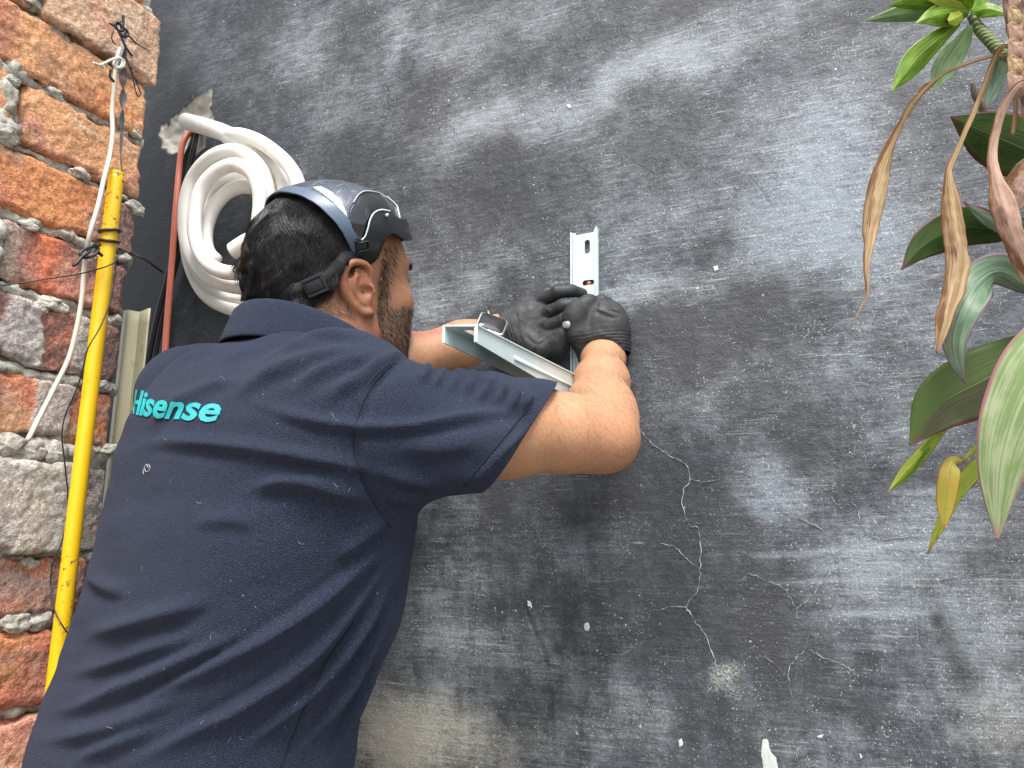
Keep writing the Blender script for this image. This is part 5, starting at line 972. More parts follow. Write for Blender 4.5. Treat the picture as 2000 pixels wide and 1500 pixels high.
# web, pierced by one long slot near the tip
nx3 = 48; tt = np.linspace(0, 1, nx3+1); web = []
for a in range(nx3):
    for b in range(8):
        u0, u1_, v0, v1 = tt[a], tt[a+1], b/8, (b+1)/8; 
        if 2 <= a <= 6 and 3 <= b <= 4: continue
        f_ = lambda u, v: (TL0+(TL1-TL0)*u)*(1-v)+(TR0+(TR1-TR0)*u)*v
        web.append((f_(u0, v0), f_(u1_, v0), f_(u1_, v1), f_(u0, v1)))
wv_ = np.array(web).reshape(-1, 3); wvu, inv = np.unique(wv_.round(6), axis=0, return_inverse=True); wo = fmesh('arm_web', wvu, inv.reshape(-1, 4), M_WH, None, False); keep(solidify(wo, .0014), br)
hT, hW = .0150, .0385
plate(TR0+[.0, 0, .0008], TR1+[.0, 0, .0008], TR1+dn(hW), TR0+dn(hT), .0015); plate(TL0+[0, 0, .0008], TL1+[0, 0, .0008], TL1+dn(hW*.5), TL0+dn(hT), -.0015)
st_ = lambda u, k: TR0+(TR1-TR0)*u+dn(hT+(hW-hT)*u)*k+np.array([.0012, 0, 0])
m_.tube([st_(.0, .0)+[-.0004, 0, .0004], st_(1, .0)+[-.0004, 0, .0004]], .0011, 3, 8); m_.tube([st_(.0, .02)-[.002, 0, 0], TL0+[0, 0, .001]], .0009, 3, 8); m_.tube([st_(0, 0), st_(0, 1)], .0009, 3, 8); m_.tube([TL0, TL0+dn(hT)], .0009, 3, 8)
keep(autosmooth(m_.build('arm_flange', M_WH)), br)
m_ = MB(); P0, P1, P2, P3 = st_(.22, .55), st_(1, .42), st_(1, .50), st_(.22, .78); plate(P0, P1, P2, P3, .0003); P0, P1, P2, P3 = st_(.0, .0)-[.0005, 0, 0], st_(.2, .0), st_(.2, .25), st_(.0, .35); keep(m_.build('stiffening_rib', M_WH), br)
# the fixing already in the slot and the bolt held in the hand
sb = O+sidev*s2[0]+upv*s2[1]; q = NT('brass'); M_BRS = q.out((.55, .22, .09), .4, None, Metallic=.6); m_ = MB(); m_.tube([sb+[0, .002, 0], sb+[0, -.001, 0]], .0036, 4, 12); m_.tube([sb+[0, -.001, 0], sb+[0, -.0022, 0]], [.0022, .0012], 4, 10)
fx_ = m_.build('wall_screw', M_BRS); tag(fx_, 'small copper-coloured screw end in the horizontal slot of the white bracket', 'screw')
bp = P(1103, 634, 1.022); bd_ = norm(P(1126, 630, 1.040)-bp); bu = norm(np.cross(bd_, [0, 0, 1])); bvv = np.cross(bu, bd_); m_ = MB()
hexv = [bp+(bu*math.cos(a)+bvv*math.sin(a))*.0044 for a in np.arange(6)*np.pi/3]; V = np.array(hexv+[h_+bd_*.0048 for h_ in hexv]+[bp-bd_*.0004, bp+bd_*.0048]); a = np.arange(6); b = (a+1) % 6
m_.add(V, [np.stack([a, b, b+6, a+6], 1), np.vstack([np.stack([b, a, np.full(6, 12)], 1), np.stack([a+6, b+6, np.full(6, 13)], 1)])]); m_.tube([bp+bd_*.0046, bp+bd_*.006], .0056, 3, 20); m_.tube([bp+bd_*.004, bp+bd_*.045], .0036, 12, 12)
bo_ = autosmooth(m_.build('bolt', simple('zinc', (.68, .74, .74), .3, .1, Metallic=.5)), 30); tag(bo_, 'zinc hex bolt poking out between the two black gloves', 'bolt')
# wooden splinter-like plug standing in the wall above the watch
m_ = MB(); m_.tube([onY(958, 632, -.004), onY(956, 620, -.016), onY(953, 606, -.020)], [.0045, .003, .0006], 14, 7, noise=.0008); wp_ = m_.build('wall_plug', simple('pale_wood', (.55, .50, .38), .7, .2)); tag(wp_, 'pale pointed plug sticking out of the wall above the watch', 'plug')
# ================================================================== things hung at the left
def Y_(px, py, y): return onY(px, py, y)
# yellow pole leaning against the bricks
def X_(px, py, off): return onX(px, py, XB+off)
pa, pb = X_(228, 338, .052), X_(113, 1290, .052); pdv = norm(pb-pa); pend = pa+pdv*((pa[2]-.02)/-pdv[2]); path = np.linspace(pa, pend, 160)
q = NT('yellow_paint'); rs = q.math('MULTIPLY', q.ramp(q.noise(140, 5, .7), .56, .64), q.ramp(q.noise(1, 3, .5, q.co((9, 9, 5))), .48, .60)); sp_ = q.ramp(q.vor(120), .13, .06); sp_ = q.math('MULTIPLY', sp_, q.ramp(q.noise(60, 2), .52, .6))
c = q.mix(q.noise(12, 3), (.76, .45, .008), (.86, .56, .012)); c = q.mix(q.math('MAXIMUM', rs, sp_), c, (.17, .085, .03)); M_YEL = q.out(c, q.ramp(rs, 0, 1, .28, .8), q.bump(rs, .5, .0006))
m_ = MB(); V, Fs = tube_arr(path, .0098, 28, True); m_.add(V, Fs); m_.tube([pa-pdv*.0002, pa+pdv*.004], .0101, 4, 28, cap=False); pole = m_.build('yellow_pole', M_YEL); tag(pole, 'yellow painted steel pole with rust spots leaning along the brick wall', 'pole')
m_ = MB(); V, Fs = tube_arr(np.array([pa-pdv*.0008, pa+pdv*.0008]), .0080, 20); m_.add(V, Fs); m_.build('pole_bore', simple('dark_bore', (.03, .025, .02), .9), pole)
M_WC = simple('white_cable_mat', (.62, .60, .53), .45, .08, 20); M_BW = simple('black_wire_mat', (.018, .019, .022), .45, .3, 40); M_GW = simple('grey_wire_mat', (.10, .11, .13), .45, .3, 40)
def wire(name, pts, rad, m, lab=None, cat=None, parent=None, n=None, seg=8, group=None, **k):
    b = MB()
    for i_, p_ in enumerate(pts if isinstance(pts, list) and np.ndim(pts[0]) == 2 else [pts]): b.tube(np.array(p_), rad[i_] if isinstance(rad, (list, tuple)) and isinstance(pts, list) and np.ndim(pts[0]) == 2 and len(rad) == len(pts) else rad, n, seg, **k)
    o = b.build(name, m, None)
    if parent is not None: keep(o, parent)
    else: tag(o, lab, cat, group)
    return o
L = lambda pts, off: np.array([X_(a, b, (off[i] if np.ndim(off) else off)) for i, (a, b) in enumerate(pts)])
wire('white_cable', L([(241, 42), (243, 70), (238, 95), (228, 125), (224, 165), (219, 215), (220, 260), (214, 305), (203, 350), (192, 400), (175, 460), (165, 520), (160, 580), (150, 640), (134, 700), (110, 750), (82, 805), (54, 860)], [.05, .052, .052, .05, .048, .045, .05, .054, .066, .070, .068, .045, .040, .038, .036, .034, .034, .040]), .0030, M_WC, 'white cable hanging down the bricks beside the yellow pole', 'cable', n=150, seg=12)
wire('white_tie', [L([(183, 123), (196, 127), (215, 118), (232, 113), (242, 120), (240, 130), (228, 132), (221, 124), (228, 114), (238, 118), (236, 130), (225, 133)], .060), L([(196, 127), (202, 130), (204, 134)], .060), L([(234, 95), (229, 112), (226, 128)], .058)], [.0019, .0018, .0026], M_WC, 'short white cord knotted round the cable near the top of the bricks', 'cord', seg=8)
wire('knotted_black_wire', [L([(225, 50), (232, 62), (240, 80), (248, 96), (258, 109)], .060), L([(240, 30), (241, 45), (238, 60), (230, 58), (224, 48), (230, 44), (238, 52), (244, 60), (240, 72)], .058), L([(246, 68), (256, 74), (262, 82), (270, 87)], .056), L([(256, 76), (275, 90), (293, 100)], .056), L([(246, 110), (254, 135), (261, 160), (266, 182), (271, 188), (275, 183), (270, 170), (262, 150), (255, 130)], .056), L([(222, 60), (218, 72), (221, 82), (226, 87)], .056), L([(216, 137), (215, 150), (223, 160)], .056), L([(236, 54), (246, 58), (250, 68), (242, 72), (234, 64)], .058), L([(214, 45), (222, 50), (232, 46), (240, 38)], .057)], [.0016, .0019, .0012, .0008, .0009, .0009, .0018, .0018, .0012], M_BW, 'tangled black wire knot at the top of the brick wall', 'wire', n=60)
m_ = MB()
for k in range(5): m_.tube(L([(238+k*2, 74), (247-k*2.6, 110), (233+k*3.6, 150), (246-k*2.8, 190), (233+k*2.2, 230), (239-k*.9, 270), (236, 305), (238, 335)], .052-.0015*k), .0009, 70, 7)
o = m_.build('twisted_grey_wire', M_GW); tag(o, 'twisted grey wires running from the knot down to the pole top', 'wire')
# wire tied round pole
def pole_at(py): 
    t_ = (py-338)/(1290-338); return pa+(pb-pa)*t_
b = MB(); pz = pole_at(478); pu = norm(np.cross(pdv, [0, 1, 0])); pv = np.cross(pdv, pu)
for dz, ph in ((-.008, 0), (.006, .7)):
    c_ = pole_at(478)+pdv*dz; a = np.linspace(0, 2*np.pi, 24); pth = c_+(pu*np.cos(a)[:, None]+pv*np.sin(a)[:, None])*.0125+pdv*(.004*np.sin(a+ph))[:, None]; V, Fs = tube_arr(pth, .0020, 8); b.add(V, Fs)
for pts, of in (([(196, 478), (180, 482), (168, 486), (157, 494), (160, 502), (172, 503), (186, 497), (192, 486), (184, 478), (176, 484), (172, 494)], .072), ([(172, 494), (160, 502), (150, 514), (143, 519)], .074), ([(188, 480), (192, 492), (200, 500)], .066)): b.tube(L(pts, of), .0020, 60, 8)
ta = [X_(232, 486, .06), X_(262, 497, .075), onY(285, 508, -.12), onY(318, 532, -.035)]; b.tube(ta, .0019, 40, 8)
o = b.build('black_tie_wire', M_BW); tag(o, 'thick black wire looped and knotted round the yellow pole', 'wire')
wire('thin_black_wire', [L([(-20, 560), (40, 553), (90, 545), (150, 536), (200, 523), (224, 512), (228, 500)], [.03, .04, .05, .060, .068, .070, .066]), L([(228, 500), (224, 540), (215, 590), (195, 640), (172, 680), (162, 720), (150, 760), (128, 810), (121, 850), (126, 900), (132, 960), (132, 1010), (120, 1060), (103, 1100), (99, 1150), (106, 1190), (122, 1222), (135, 1240)], [.068, .068, .069, .070, .071, .066, .05, .036, .03, .03, .03, .032, .03, .028, .028, .05, .068, .062])], .0009, M_BW, 'thin black wire crossing the pole and trailing down the bricks', 'wire', n=120, seg=6)
# cream plastic duct behind the brick edge
m_ = MB(); dl, dr = onY(245, 612, -.16), onY(294, 608, -.16); ax3 = norm(dr-dl); ax3[2] = 0; ax3 = norm(ax3); wdt = np.linalg.norm(dr-dl); bot = onY(205, 900, -.16)
n = 40; prof_ = []
for k in range(n+1):
    a = k/n; prof_.append((a*wdt, -.010*math.sin(math.pi*min(1, a*1.6))-.006*math.exp(-((a-.45)/.10)**2)))
prof_ = np.array(prof_); rows = np.linspace(0, 1, 30); cy_ = np.array([0, 1., 0]); ztop = dl[2]; zbot = bot[2]-.35
V = np.concatenate([dl+ax3*prof_[:, :1]+cy_*prof_[:, 1:2]+np.array([0, 0, -(ztop-zbot)*r_])+(np.array([0, 0, .0025])*np.sin(prof_[:, :1]*90+2) if r_ == 0 else 0) for r_ in rows]); i = np.arange(len(rows)-1)[:, None]*(n+1)+np.arange(n)[None]
q = NT('cream_plastic'); c = q.mix(q.noise(14, 4), (.80, .74, .46), (.86, .82, .56)); c = q.mix(q.ramp(q.noise(70, 5, .7), .58, .7, 0, .5), c, (.35, .30, .16)); M_CR = q.out(c, .42)
o = solidify(fmesh('cream_duct', V, np.stack([i, i+1, i+n+2, i+n+1], -1).reshape(-1, 4), M_CR), .003); tag(o, 'open cream plastic duct standing in the corner beside the bricks', 'duct')
# cables from the hole
wire('orange_cable', [Y_(378, 258, .004), Y_(366, 264, -.012), Y_(356, 285, -.022), Y_(350, 330, -.03), Y_(345, 390, -.04), Y_(341, 440, -.04), Y_(337, 500, -.035), Y_(332, 560, -.035), Y_(327, 620, -.035), Y_(323, 680, -.035), Y_(318, 760, -.035), Y_(312, 900, -.035)], .0055, simple('orange_sheath', (.82, .24, .15), .45, .1), 'coral orange cable hanging from the broken hole in the wall', 'cable', n=120, seg=14)
wire('black_cable', [Y_(384, 258, .004), Y_(378, 290, -.018), Y_(368, 330, -.020), Y_(362, 380, -.022), Y_(352, 440, -.022), Y_(338, 500, -.024), Y_(328, 540, -.025), Y_(312, 600, -.024), Y_(298, 660, -.024), Y_(286, 720, -.024), Y_(272, 800, -.024)], .0052, M_BW, 'black cable hanging from the hole, ending straight beside the cream duct', 'cable', n=110, seg=12)
wire('black_cable', [Y_(380, 262, .004), Y_(372, 285, -.010), Y_(362, 310, -.014), Y_(357, 350, -.014), Y_(354, 430, -.012), Y_(348, 500, -.012), Y_(332, 560, -.012), Y_(316, 630, -.012), Y_(303, 700, -.012), Y_(292, 800, -.012)], .0042, M_BW, 'thinner black cable bowing behind the orange one', 'cable', n=110, seg=12)
# ================================================================== coil of white insulated pipe
q = NT('white_foam'); c = q.mix(q.ramp(q.noise(9, 4), .35, .65), (.80, .78, .72), (.85, .84, .80)); c = q.mix(q.math('MULTIPLY', q.ramp(q.noise(22, 4, .7), .56, .72), .35), c, (.56, .47, .33)); M_FOAM = q.out(c, .52, q.bump(q.noise(200, 4), .3, .001), Subsurface_Weight=.1)
r = .0120; m_ = MB()
def run(pts, y, rr=r): m_.tube(np.array([Y_(300+a/3.124, 160+b/3.124, y[k] if np.ndim(y) else y) for k, (a, b) in enumerate(pts)]), rr, len(pts)*10, 20, noise=.0007, ns=14)
run([(310, 270), (250, 255), (200, 240)], [.02, -.02, -.05], .0150)
run([(195, 240), (300, 270), (400, 300), (470, 330)], [-.05, -.055, -.06, -.064], .0152)
run([(440, 318), (560, 330), (680, 385), (790, 475), (860, 570), (890, 680), (880, 820)], [-.064, -.07, -.075, -.08, -.08, -.08, -.08])
run([(440, 335), (560, 375), (660, 440), (740, 530), (790, 640), (800, 760), (780, 900)], [-.064, -.06, -.055, -.05, -.05, -.05, -.05])
run([(790, 1000), (790, 840), (740, 660), (700, 570), (650, 505), (600, 470)], [-.04, -.035, -.03, -.03, -.03, -.03])
run([(700, 900), (705, 760), (695, 640), (655, 530), (580, 455), (490, 420), (400, 435), (310, 495), (240, 590), (200, 710), (190, 850), (202, 980), (245, 1090), (320, 1180), (430, 1235), (560, 1255), (650, 1230)], [-.06, -.065, -.07, -.075, -.08, -.08, -.08, -.075, -.07, -.07, -.07, -.07, -.07, -.07, -.07, -.07, -.07])
run([(640, 860), (650, 740), (640, 640), (600, 560), (535, 515), (465, 510), (375, 555), (300, 640), (260, 760), (250, 900), (275, 1020), (330, 1105), (415, 1155), (520, 1165), (620, 1140)], [-.09, -.095, -.10, -.10, -.10, -.10, -.10, -.10, -.10, -.10, -.10, -.10, -.10, -.10, -.10])
run([(600, 640), (565, 585), (490, 575), (410, 600), (345, 665), (305, 760), (290, 870), (300, 980)], [-.06, -.06, -.06, -.06, -.06, -.06, -.06, -.06])
run([(600, 642), (530, 640), (450, 675), (375, 755), (330, 860), (318, 960), (335, 1040), (380, 1090)], [-.07, -.07, -.07, -.07, -.07, -.07, -.07, -.07])
run([(190, 900), (215, 1080), (270, 1230), (350, 1325), (460, 1380), (580, 1400), (680, 1370)], [-.03, -.03, -.03, -.03, -.03, -.03, -.03])
run([(250, 1150), (330, 1240), (430, 1300), (540, 1320), (640, 1300)], [-.03, -.03, -.03, -.03, -.03])
run([(490, 1035), (560, 990), (640, 950)], [-.13, -.13, -.13], .0150)
coil = m_.build('pipe_coil', M_FOAM); tag(coil, 'coil of thick white insulated pipe hanging from the broken hole', 'pipe')
# ================================================================== plants at the right
def leaf_mat(name, side, mid, edge, under=None, rough=.38, str_=30, tr=.25, spots=None, half=None):
    q = NT(name); uv = q.n('UVMap').outputs[0]; sx = q.n('SeparateXYZ', ins={0: uv}); u = sx.outputs[0]; v = sx.outputs[1]
    mp = q.n('Mapping'); q.set(mp.inputs[0], uv); mp.inputs['Scale'].default_value = (str_, 1.6, 1); lines = q.noise(1, 3, .6, mp.outputs[0]); au = q.math('ABSOLUTE', q.math('SUBTRACT', u, .5))
    mp2 = q.n('Mapping'); q.set(mp2.inputs[0], uv); mp2.inputs['Scale'].default_value = (2.2, 3.5, 1); pat = q.noise(1, 4, .6, mp2.outputs[0])
    c = q.mix(q.ramp(q.math('ADD', lines, q.math('MULTIPLY', q.math('SUBTRACT', pat, .5), 1.1)), .36, .66), side, mid); c = q.mix(q.ramp(au, .030, .012), c, mid)
    c = q.mix(q.ramp(q.math('ADD', au, q.math('MULTIPLY', q.math('SUBTRACT', pat, .5), .12)), .445, .482), c, edge); tipm = q.ramp(v, .9, 1.0); c = q.mix(q.math('MULTIPLY', tipm, .8), c, edge)
    if name.startswith('dry'): c = q.mix(q.ramp(q.math('ADD', pat, q.math('MULTIPLY', u, .35)), .70, .86), c, (.22, .11, .05))
    if half: c = q.mix(q.ramp(q.math('ADD', u, q.math('MULTIPLY', pat, .1)), .50, .58), c, q.mix(lines, half, tuple(x*1.5 for x in half)))
    if spots: c = q.mix(q.math('MULTIPLY', q.ramp(q.noise(170, 4, .7), .62, .68), .8), c, spots)
    m = q.out(c, rough, q.bump(q.math('ADD', lines, q.math('MULTIPLY', q.ramp(au, .03, 0), .8)), .5, .001), Specular_IOR_Level=.35, Coat_Weight=.05, Coat_Roughness=.3)
    if tr:
        t_ = q.t; trn = q.n('BsdfTranslucent'); q.set(trn.inputs[0], c); ms = q.n('MixShader', ins={0: tr}); t_.links.new(q.b.outputs[0], ms.inputs[1]); t_.links.new(trn.outputs[0], ms.inputs[2]); t_.links.new(ms.outputs[0], t_.nodes['Material Output'].inputs[0])
    return m
M_DG = leaf_mat('dark_green_leaf', (.030, .060, .012), (.060, .115, .015), (.19, .035, .065)); M_DR = leaf_mat('olive_brown_leaf', (.065, .075, .030), (.10, .105, .050), (.24, .05, .07), half=(.055, .095, .012))
M_PG = leaf_mat('pale_green_leaf', (.20, .29, .11), (.38, .45, .26), (.46, .20, .24), str_=22); M_BRT = leaf_mat('bright_leaf', (.10, .24, .012), (.26, .42, .03), (.42, .56, .14), str_=8, tr=.35); M_MINT = leaf_mat('mint_leaf', (.17, .30, .13), (.30, .45, .22), (.38, .52, .26), str_=10)
M_YG = leaf_mat('yellow_green_leaf', (.26, .36, .03), (.42, .48, .06), (.30, .12, .03), str_=10, spots=(.16, .07, .02)); M_YO = leaf_mat('yellow_dying_leaf', (.52, .38, .07), (.42, .40, .07), (.50, .16, .05), str_=8, spots=(.10, .04, .02))
M_SIL = leaf_mat('silvery_leaf', (.13, .24, .14), (.30, .40, .29), (.30, .12, .22), str_=14)
M_DRY = leaf_mat('dry_leaf', (.42, .27, .13), (.72, .56, .34), (.33, .18, .08), rough=.7, str_=16, tr=.2); M_DRP = leaf_mat('dry_pink_leaf', (.46, .28, .21), (.62, .44, .36), (.45, .30, .16), rough=.7, str_=16, tr=.2)
def mt_dry(m): return m.name.startswith('dry')
def leaf(name, pts, wid, m, parent, face=None, fold=.15, twist=0.0, n=60, lab=None, curl=0.0, wav=0.0):
    p = catmull(P(np.array(pts, float)), n); p = resample(p, n); w_ = np.interp(np.linspace(0, 1, n), np.linspace(0, 1, len(wid)), wid) if len(wid) < 4 else np.maximum(catmull(np.array(wid, float)[:, None], n)[:, 0], 0)
    T = norm(np.gradient(p, axis=0)); vw = norm(CAM-p) if face is None else np.tile(norm(np.array(face, float)), (n, 1)); S_ = norm(np.cross(T, vw)); Nn = np.cross(S_, T); tw = np.interp(np.linspace(0, 1, n), np.linspace(0, 1, np.size(twist)), np.atleast_1d(twist)) if np.size(twist) > 1 else np.full(n, float(twist))
    tw = np.radians(tw)[:, None]; S2 = S_*np.cos(tw)+Nn*np.sin(tw); N2 = -S_*np.sin(tw)+Nn*np.cos(tw); k = 13; u = np.linspace(-1, 1, k)
    hgt = (-np.abs(u)*fold+curl*u*u)[None, :]*w_[:, None]; wv = wav*w_[:, None]*np.sin(np.linspace(0, 26, n))[:, None]*np.abs(u)[None]**2
    cs = np.sqrt(np.maximum(1-(fold*.6)**2, .2)); V = p[:, None]+S2[:, None]*(u[None, :]*w_[:, None]*cs)[..., None]+N2[:, None]*(hgt+wv)[..., None]
    if mt_dry(m): V = V+N2[:, None]*((fbm(V*np.array([90, 90, 40])+pts[0][0], 3, 3)*.16+fbm(V*210+pts[0][1], 4, 2)*.10)*w_[:, None])[..., None]+S2[:, None]*(fbm(V*60+pts[0][0], 5, 3)*.40*w_[:, None]*np.abs(u)[None])[..., None]
    i = np.arange(n-1)[:, None]*k+np.arange(k-1)[None]; uv = np.stack(np.broadcast_arrays((u[None]+1)/2, np.linspace(0, 1, n)[:, None]), -1).reshape(-1, 2)
    o = fmesh(name, V.reshape(-1, 3), np.stack([i, i+1, i+k+1, i+k], -1).reshape(-1, 4), m, None, True, uv=uv); solidify(o, .00045, 0); keep(o, parent)
    if lab: o['label'] = lab
    return o
q = NT('cane_bark'); rg = q.n('TexWave', ins={'Scale': 28.0, 'Distortion': 4.0, 'Detail': 2.0}, bands_direction='Z'); c = q.mix(rg.outputs[1], (.20, .14, .10), (.42, .33, .24)); M_CANE = q.out(c, .75, q.bump(rg.outputs[1], .8, .003))
q = NT('green_stem_bark'); rg = q.n('TexWave', ins={'Scale': 60.0, 'Distortion': 2.0}, bands_direction='Z'); M_GST = q.out(q.mix(rg.outputs[1], (.05, .09, .02), (.16, .19, .07)), .6, q.bump(rg.outputs[1], .6, .002))
Z1 = .62
# variegated dracaena: bright rosette on a ringed green stem
dr_ = empty('dracaena_plant', P(1985, 130, .66)); tag(dr_, 'bright green striped rosette on a ringed stem at the top right', 'plant')
m_ = MB(); m_.tube(P(np.array([(1896, 30, .70), (1912, 55, .70), (1932, 78, .69), (1955, 100, .68), (1990, 118, .66), (2060, 160, .64), (2120, 300, .62), (2140, 600, .62), (2150, 1000, .66), (2160, 1700, .85)])), [.0034, .0048, .0052, .0056, .006, .007, .007, .0075, .008, .009], 160, 14, noise=.0006); keep(m_.build('stem', M_GST), dr_)
hz = .70
for pts, wd, mt, tw in (([(1893, 22, hz), (1850, 12, .695), (1800, 8, .69), (1735, 10, .69)], [.003, .0085, .0085, .0005], M_BRT, 25), ([(1890, 26, hz), (1840, 28, .70), (1780, 26, .70), (1688, 41, .70)], [.002, .0105, .0085, .0004], M_MINT, 20),
    ([(1892, 24, hz), (1850, 26, .685), (1815, 34, .68), (1788, 46, .68)], [.004, .0125, .0110, .0006], M_BRT, -15), ([(1875, 44, hz), (1830, 78, .69), (1788, 118, .69), (1741, 180, .69)], [.003, .0100, .0125, .0004], M_BRT, 10),
    ([(1896, 50, .70), (1880, 78, .705), (1850, 120, .71), (1823, 178, .71)], [.003, .0125, .0125, .0004], M_MINT, -10), ([(1892, 20, hz), (1885, 0, .69), (1868, -22, .68), (1850, -50, .68)], [.004, .012, .012, .002], M_BRT, 0), ([(1893, 20, hz), (1905, -5, .70), (1925, -30, .70), (1950, -55, .70)], [.004, .012, .010, .002], M_BRT, 10),
    ([(1896, 26, hz), (1925, 18, .69), (1950, 22, .685), (1970, 30, .68)], [.003, .0085, .006, .0004], M_BRT, 30), ([(1880, 28, .69), (1866, 36, .685), (1852, 42, .68)], [.006, .0085, .002], M_YG, 0), ([(1950, 105, .69), (1952, 130, .70), (1940, 170, .705), (1927, 212, .705)], [.003, .0092, .0085, .0004], M_SIL, 5), ([(1956, 100, .70), (1985, 80, .70), (2010, 85, .70)], [.003, .007, .002], M_SIL, 10),
    ([(1893, 18, hz), (1870, 5, .69), (1840, -5, .68), (1800, -10, .68)], [.004, .010, .009, .002], M_YG, -20)):
    leaf('leaf', pts, [w_*.84 for w_ in wd], mt, dr_, twist=tw, fold=.35, wav=.03)
# red-edged cordyline: thick cane at the frame's edge, broad leaves and dead ones hanging
cd_ = empty('cordyline_plant', P(2010, 160, .60)); tag(cd_, 'cordyline with broad pink-edged leaves and dry brown ones hanging down', 'plant')
m_ = MB(); cp = P(np.array([(1995, -60, .60), (1998, 20, .60), (2008, 90, .60), (2018, 160, .60), (2040, 260, .61), (2060, 420, .62), (2080, 800, .64)])); c0_ = cp[-1]; cp = np.vstack([cp, [[c0_[0]+.02, c0_[1], .8], [c0_[0]+.03, c0_[1]+.01, .4], [c0_[0]+.03, c0_[1]+.01, -.02]]]); m_.tube(cp, [.011, .0125, .012, .011, .0105, .0105, .011, .012, .014, .016], 260, 18, noise=.003, ns=70); keep(m_.build('cane', M_CANE), cd_)
for k in range(12):                  # old leaf bases clasping the cane
    y0 = -30+k*16; s_ = (-1)**k; leaf('leaf_base', [(2008+s_*8, y0+40, .597), (1998+s_*4, y0+20, .590), (1988+s_*16, y0-6, .592)], [.006, .0085, .002], M_DRP if k % 3 else M_DRY, cd_, twist=s_*25, fold=.3, n=16)
m_ = MB(); m_.tube(P(np.array([(1985, 165, .62), (1984, 200, .62), (1982, 235, .62), (1978, 262, .62)])), [.0022, .0020, .0018, .0016], 24, 8); keep(m_.build('leaf_stalk', M_DRP), cd_)
m_ = MB(); m_.tube(P(np.array([(1899, 163, .72), (1904, 185, .72), (1912, 200, .72), (1922, 220, .72), (1932, 246, .72)])), [.0016, .0026, .0030, .0036, .0040], 40, 10, noise=.001); keep(m_.build('bare_twig', M_CANE), cd_)
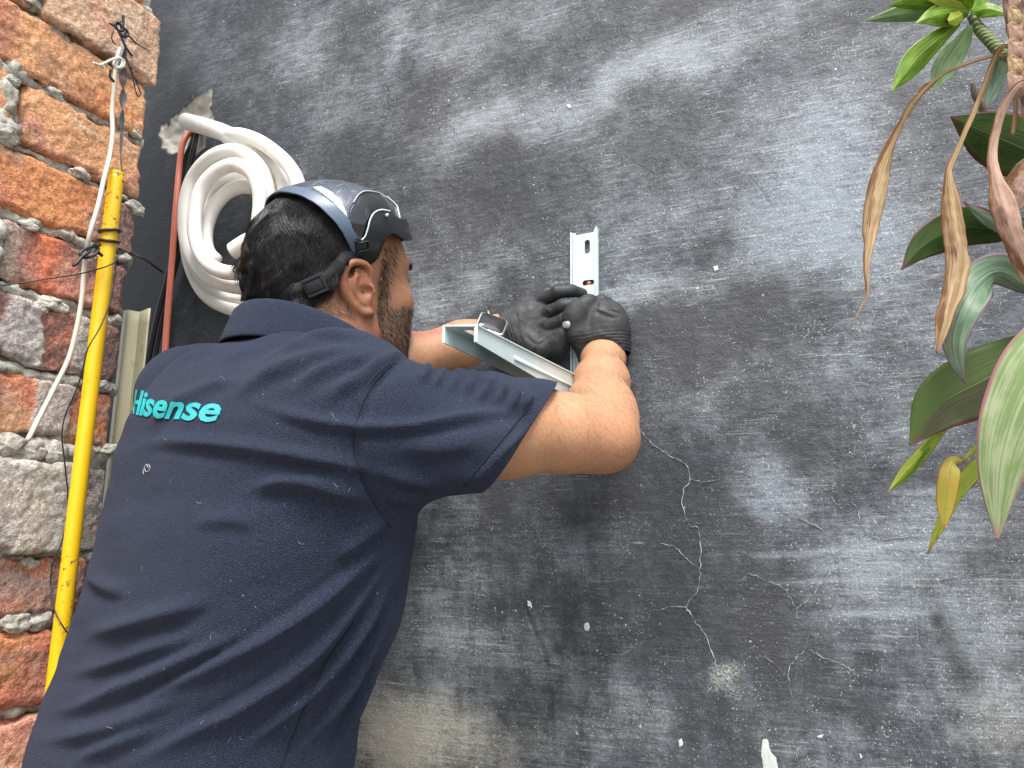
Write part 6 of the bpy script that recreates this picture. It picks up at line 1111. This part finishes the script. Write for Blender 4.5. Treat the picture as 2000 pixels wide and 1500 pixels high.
BL = [ # broad living leaves
 ([(2080, 330, .70), (2000, 292, .70), (1930, 262, .70), (1856, 228, .70)], [.012, .026, .022, .0004], M_DG, -8, .18), ([(2060, 330, .64), (2010, 345, .64), (1990, 380, .64), (1975, 420, .64)], [.012, .014, .013, .001], M_DRP, 0, .2),
 ([(2040, 430, .68), (1960, 448, .68), (1880, 445, .68), (1810, 475, .68), (1760, 527, .68)], [.004, .011, .0190, .014, .0004], M_DG, 12, .2), ([(2060, 470, .66), (1990, 450, .66), (1930, 428, .66), (1882, 394, .66)], [.008, .009, .006, .0005], M_SIL, 0, .2),
 ([(2060, 585, .64), (2000, 556, .64), (1955, 530, .645), (1915, 548, .64), (1880, 600, .63), (1862, 660, .63), (1868, 710, .63), (1886, 752, .63)], [.008, .013, .015, .016, .015, .012, .0075, .0003], M_SIL, [60, 40, 15, -10, -20, -25, -30], .25),
 ([(2060, 570, .645), (2000, 545, .645), (1958, 527, .65)], [.010, .016, .006], M_DG, 30, .2),
 ([(2080, 650, .66), (2000, 700, .66), (1920, 745, .66), (1840, 790, .66), (1776, 870, .66)], [.012, .022, .029, .022, .0005], M_DR, 8, .16), 
 ([(2100, 620, .52), (2030, 720, .52), (1985, 810, .52), (1958, 900, .52), (1950, 980, .52), (1948, 1056, .52)], [.018, .024, .0225, .0180, .0105, .0004], M_PG, [-5, 0, 0, 5], .16),
 ([(1850, 828, .70), (1815, 870, .70), (1782, 908, .70), (1733, 962, .70)], [.003, .0055, .0055, .0004], M_YG, 10, .3), ([(1840, 838, .70), (1806, 880, .70), (1775, 922, .70), (1735, 960, .70)], [.002, .004, .004, .0003], M_BRT, 10, .3),
 ([(1990, 830, .68), (1945, 850, .68), (1910, 872, .68), (1880, 900, .68)], [.004, .0028, .0025, .0015], M_YG, 20, .3), ([(1880, 900, .68), (1862, 903, .675), (1855, 930, .67), (1848, 980, .67), (1844, 1035, .67)], [.001, .008, .0088, .0065, .0004], M_YO, 10, .3),
 ([(1990, 860, .70), (1930, 895, .70), (1885, 940, .70), (1850, 1000, .70), (1828, 1045, .70), (1812, 1082, .70)], [.004, .0065, .0075, .0050, .0040, .0004], M_YG, 0, .25)]
for pts, wd, mt, tw, fo in BL: leaf('leaf', pts, wd, mt, cd_, twist=tw, fold=fo, n=80, wav=.02)
DL = [ # dead leaves
 ([(2000, 118, .61), (1975, 108, .62), (1930, 112, .63), (1880, 128, .64), (1835, 150, .65), (1790, 195, .655), (1755, 260, .66), (1725, 340, .66), (1703, 430, .66), (1692, 520, .66), (1693, 575, .66), (1665, 630, .66)], [.0012, .0012, .0014, .0016, .0042, .0052, .0078, .0088, .0074, .0048, .0024, .0012, .0004], M_DRY, [0, 10, 30, 60, 40, 10, -10, 20, 5], .55),
 ([(1990, 95, .60), (1960, 90, .60), (1942, 115, .61), (1915, 190, .62), (1882, 265, .62), (1862, 310, .62), (1852, 345, .62), (1860, 420, .62), (1872, 500, .62), (1862, 560, .62), (1846, 620, .62), (1830, 690, .62)], [.0016, .0020, .0022, .0022, .0022, .0030, .0075, .0085, .0090, .0082, .0060, .0008], M_DRY, [0, 0, 20, 30, 10, 0, 15, -5, 10, 0], .35),
 ([(2015, 160, .58), (1990, 165, .58), (1965, 200, .585), (1945, 260, .59), (1938, 300, .59), (1945, 350, .585), (1965, 420, .58), (1990, 490, .58), (2020, 560, .58)], [.002, .0030, .0034, .0036, .0050, .0088, .0082, .0068, .005], M_DRP, [0, 20, 30, 10, 0, -10, 0], .3),
 ([(1860, 388, .67), (1848, 372, .67), (1828, 366, .67)], [.002, .0014, .0003], M_DRP, 0, .2), ([(1834, 150, .652), (1818, 165, .654), (1800, 180, .656), (1783, 205, .656)], [.001, .0034, .0030, .001], M_DRP, 30, .4)]
for k, (pts, wd, mt, tw, fo) in enumerate(DL): leaf('dry_leaf', pts, wd, mt, cd_, twist=tw, fold=fo, n=110, curl=.12, wav=.10)
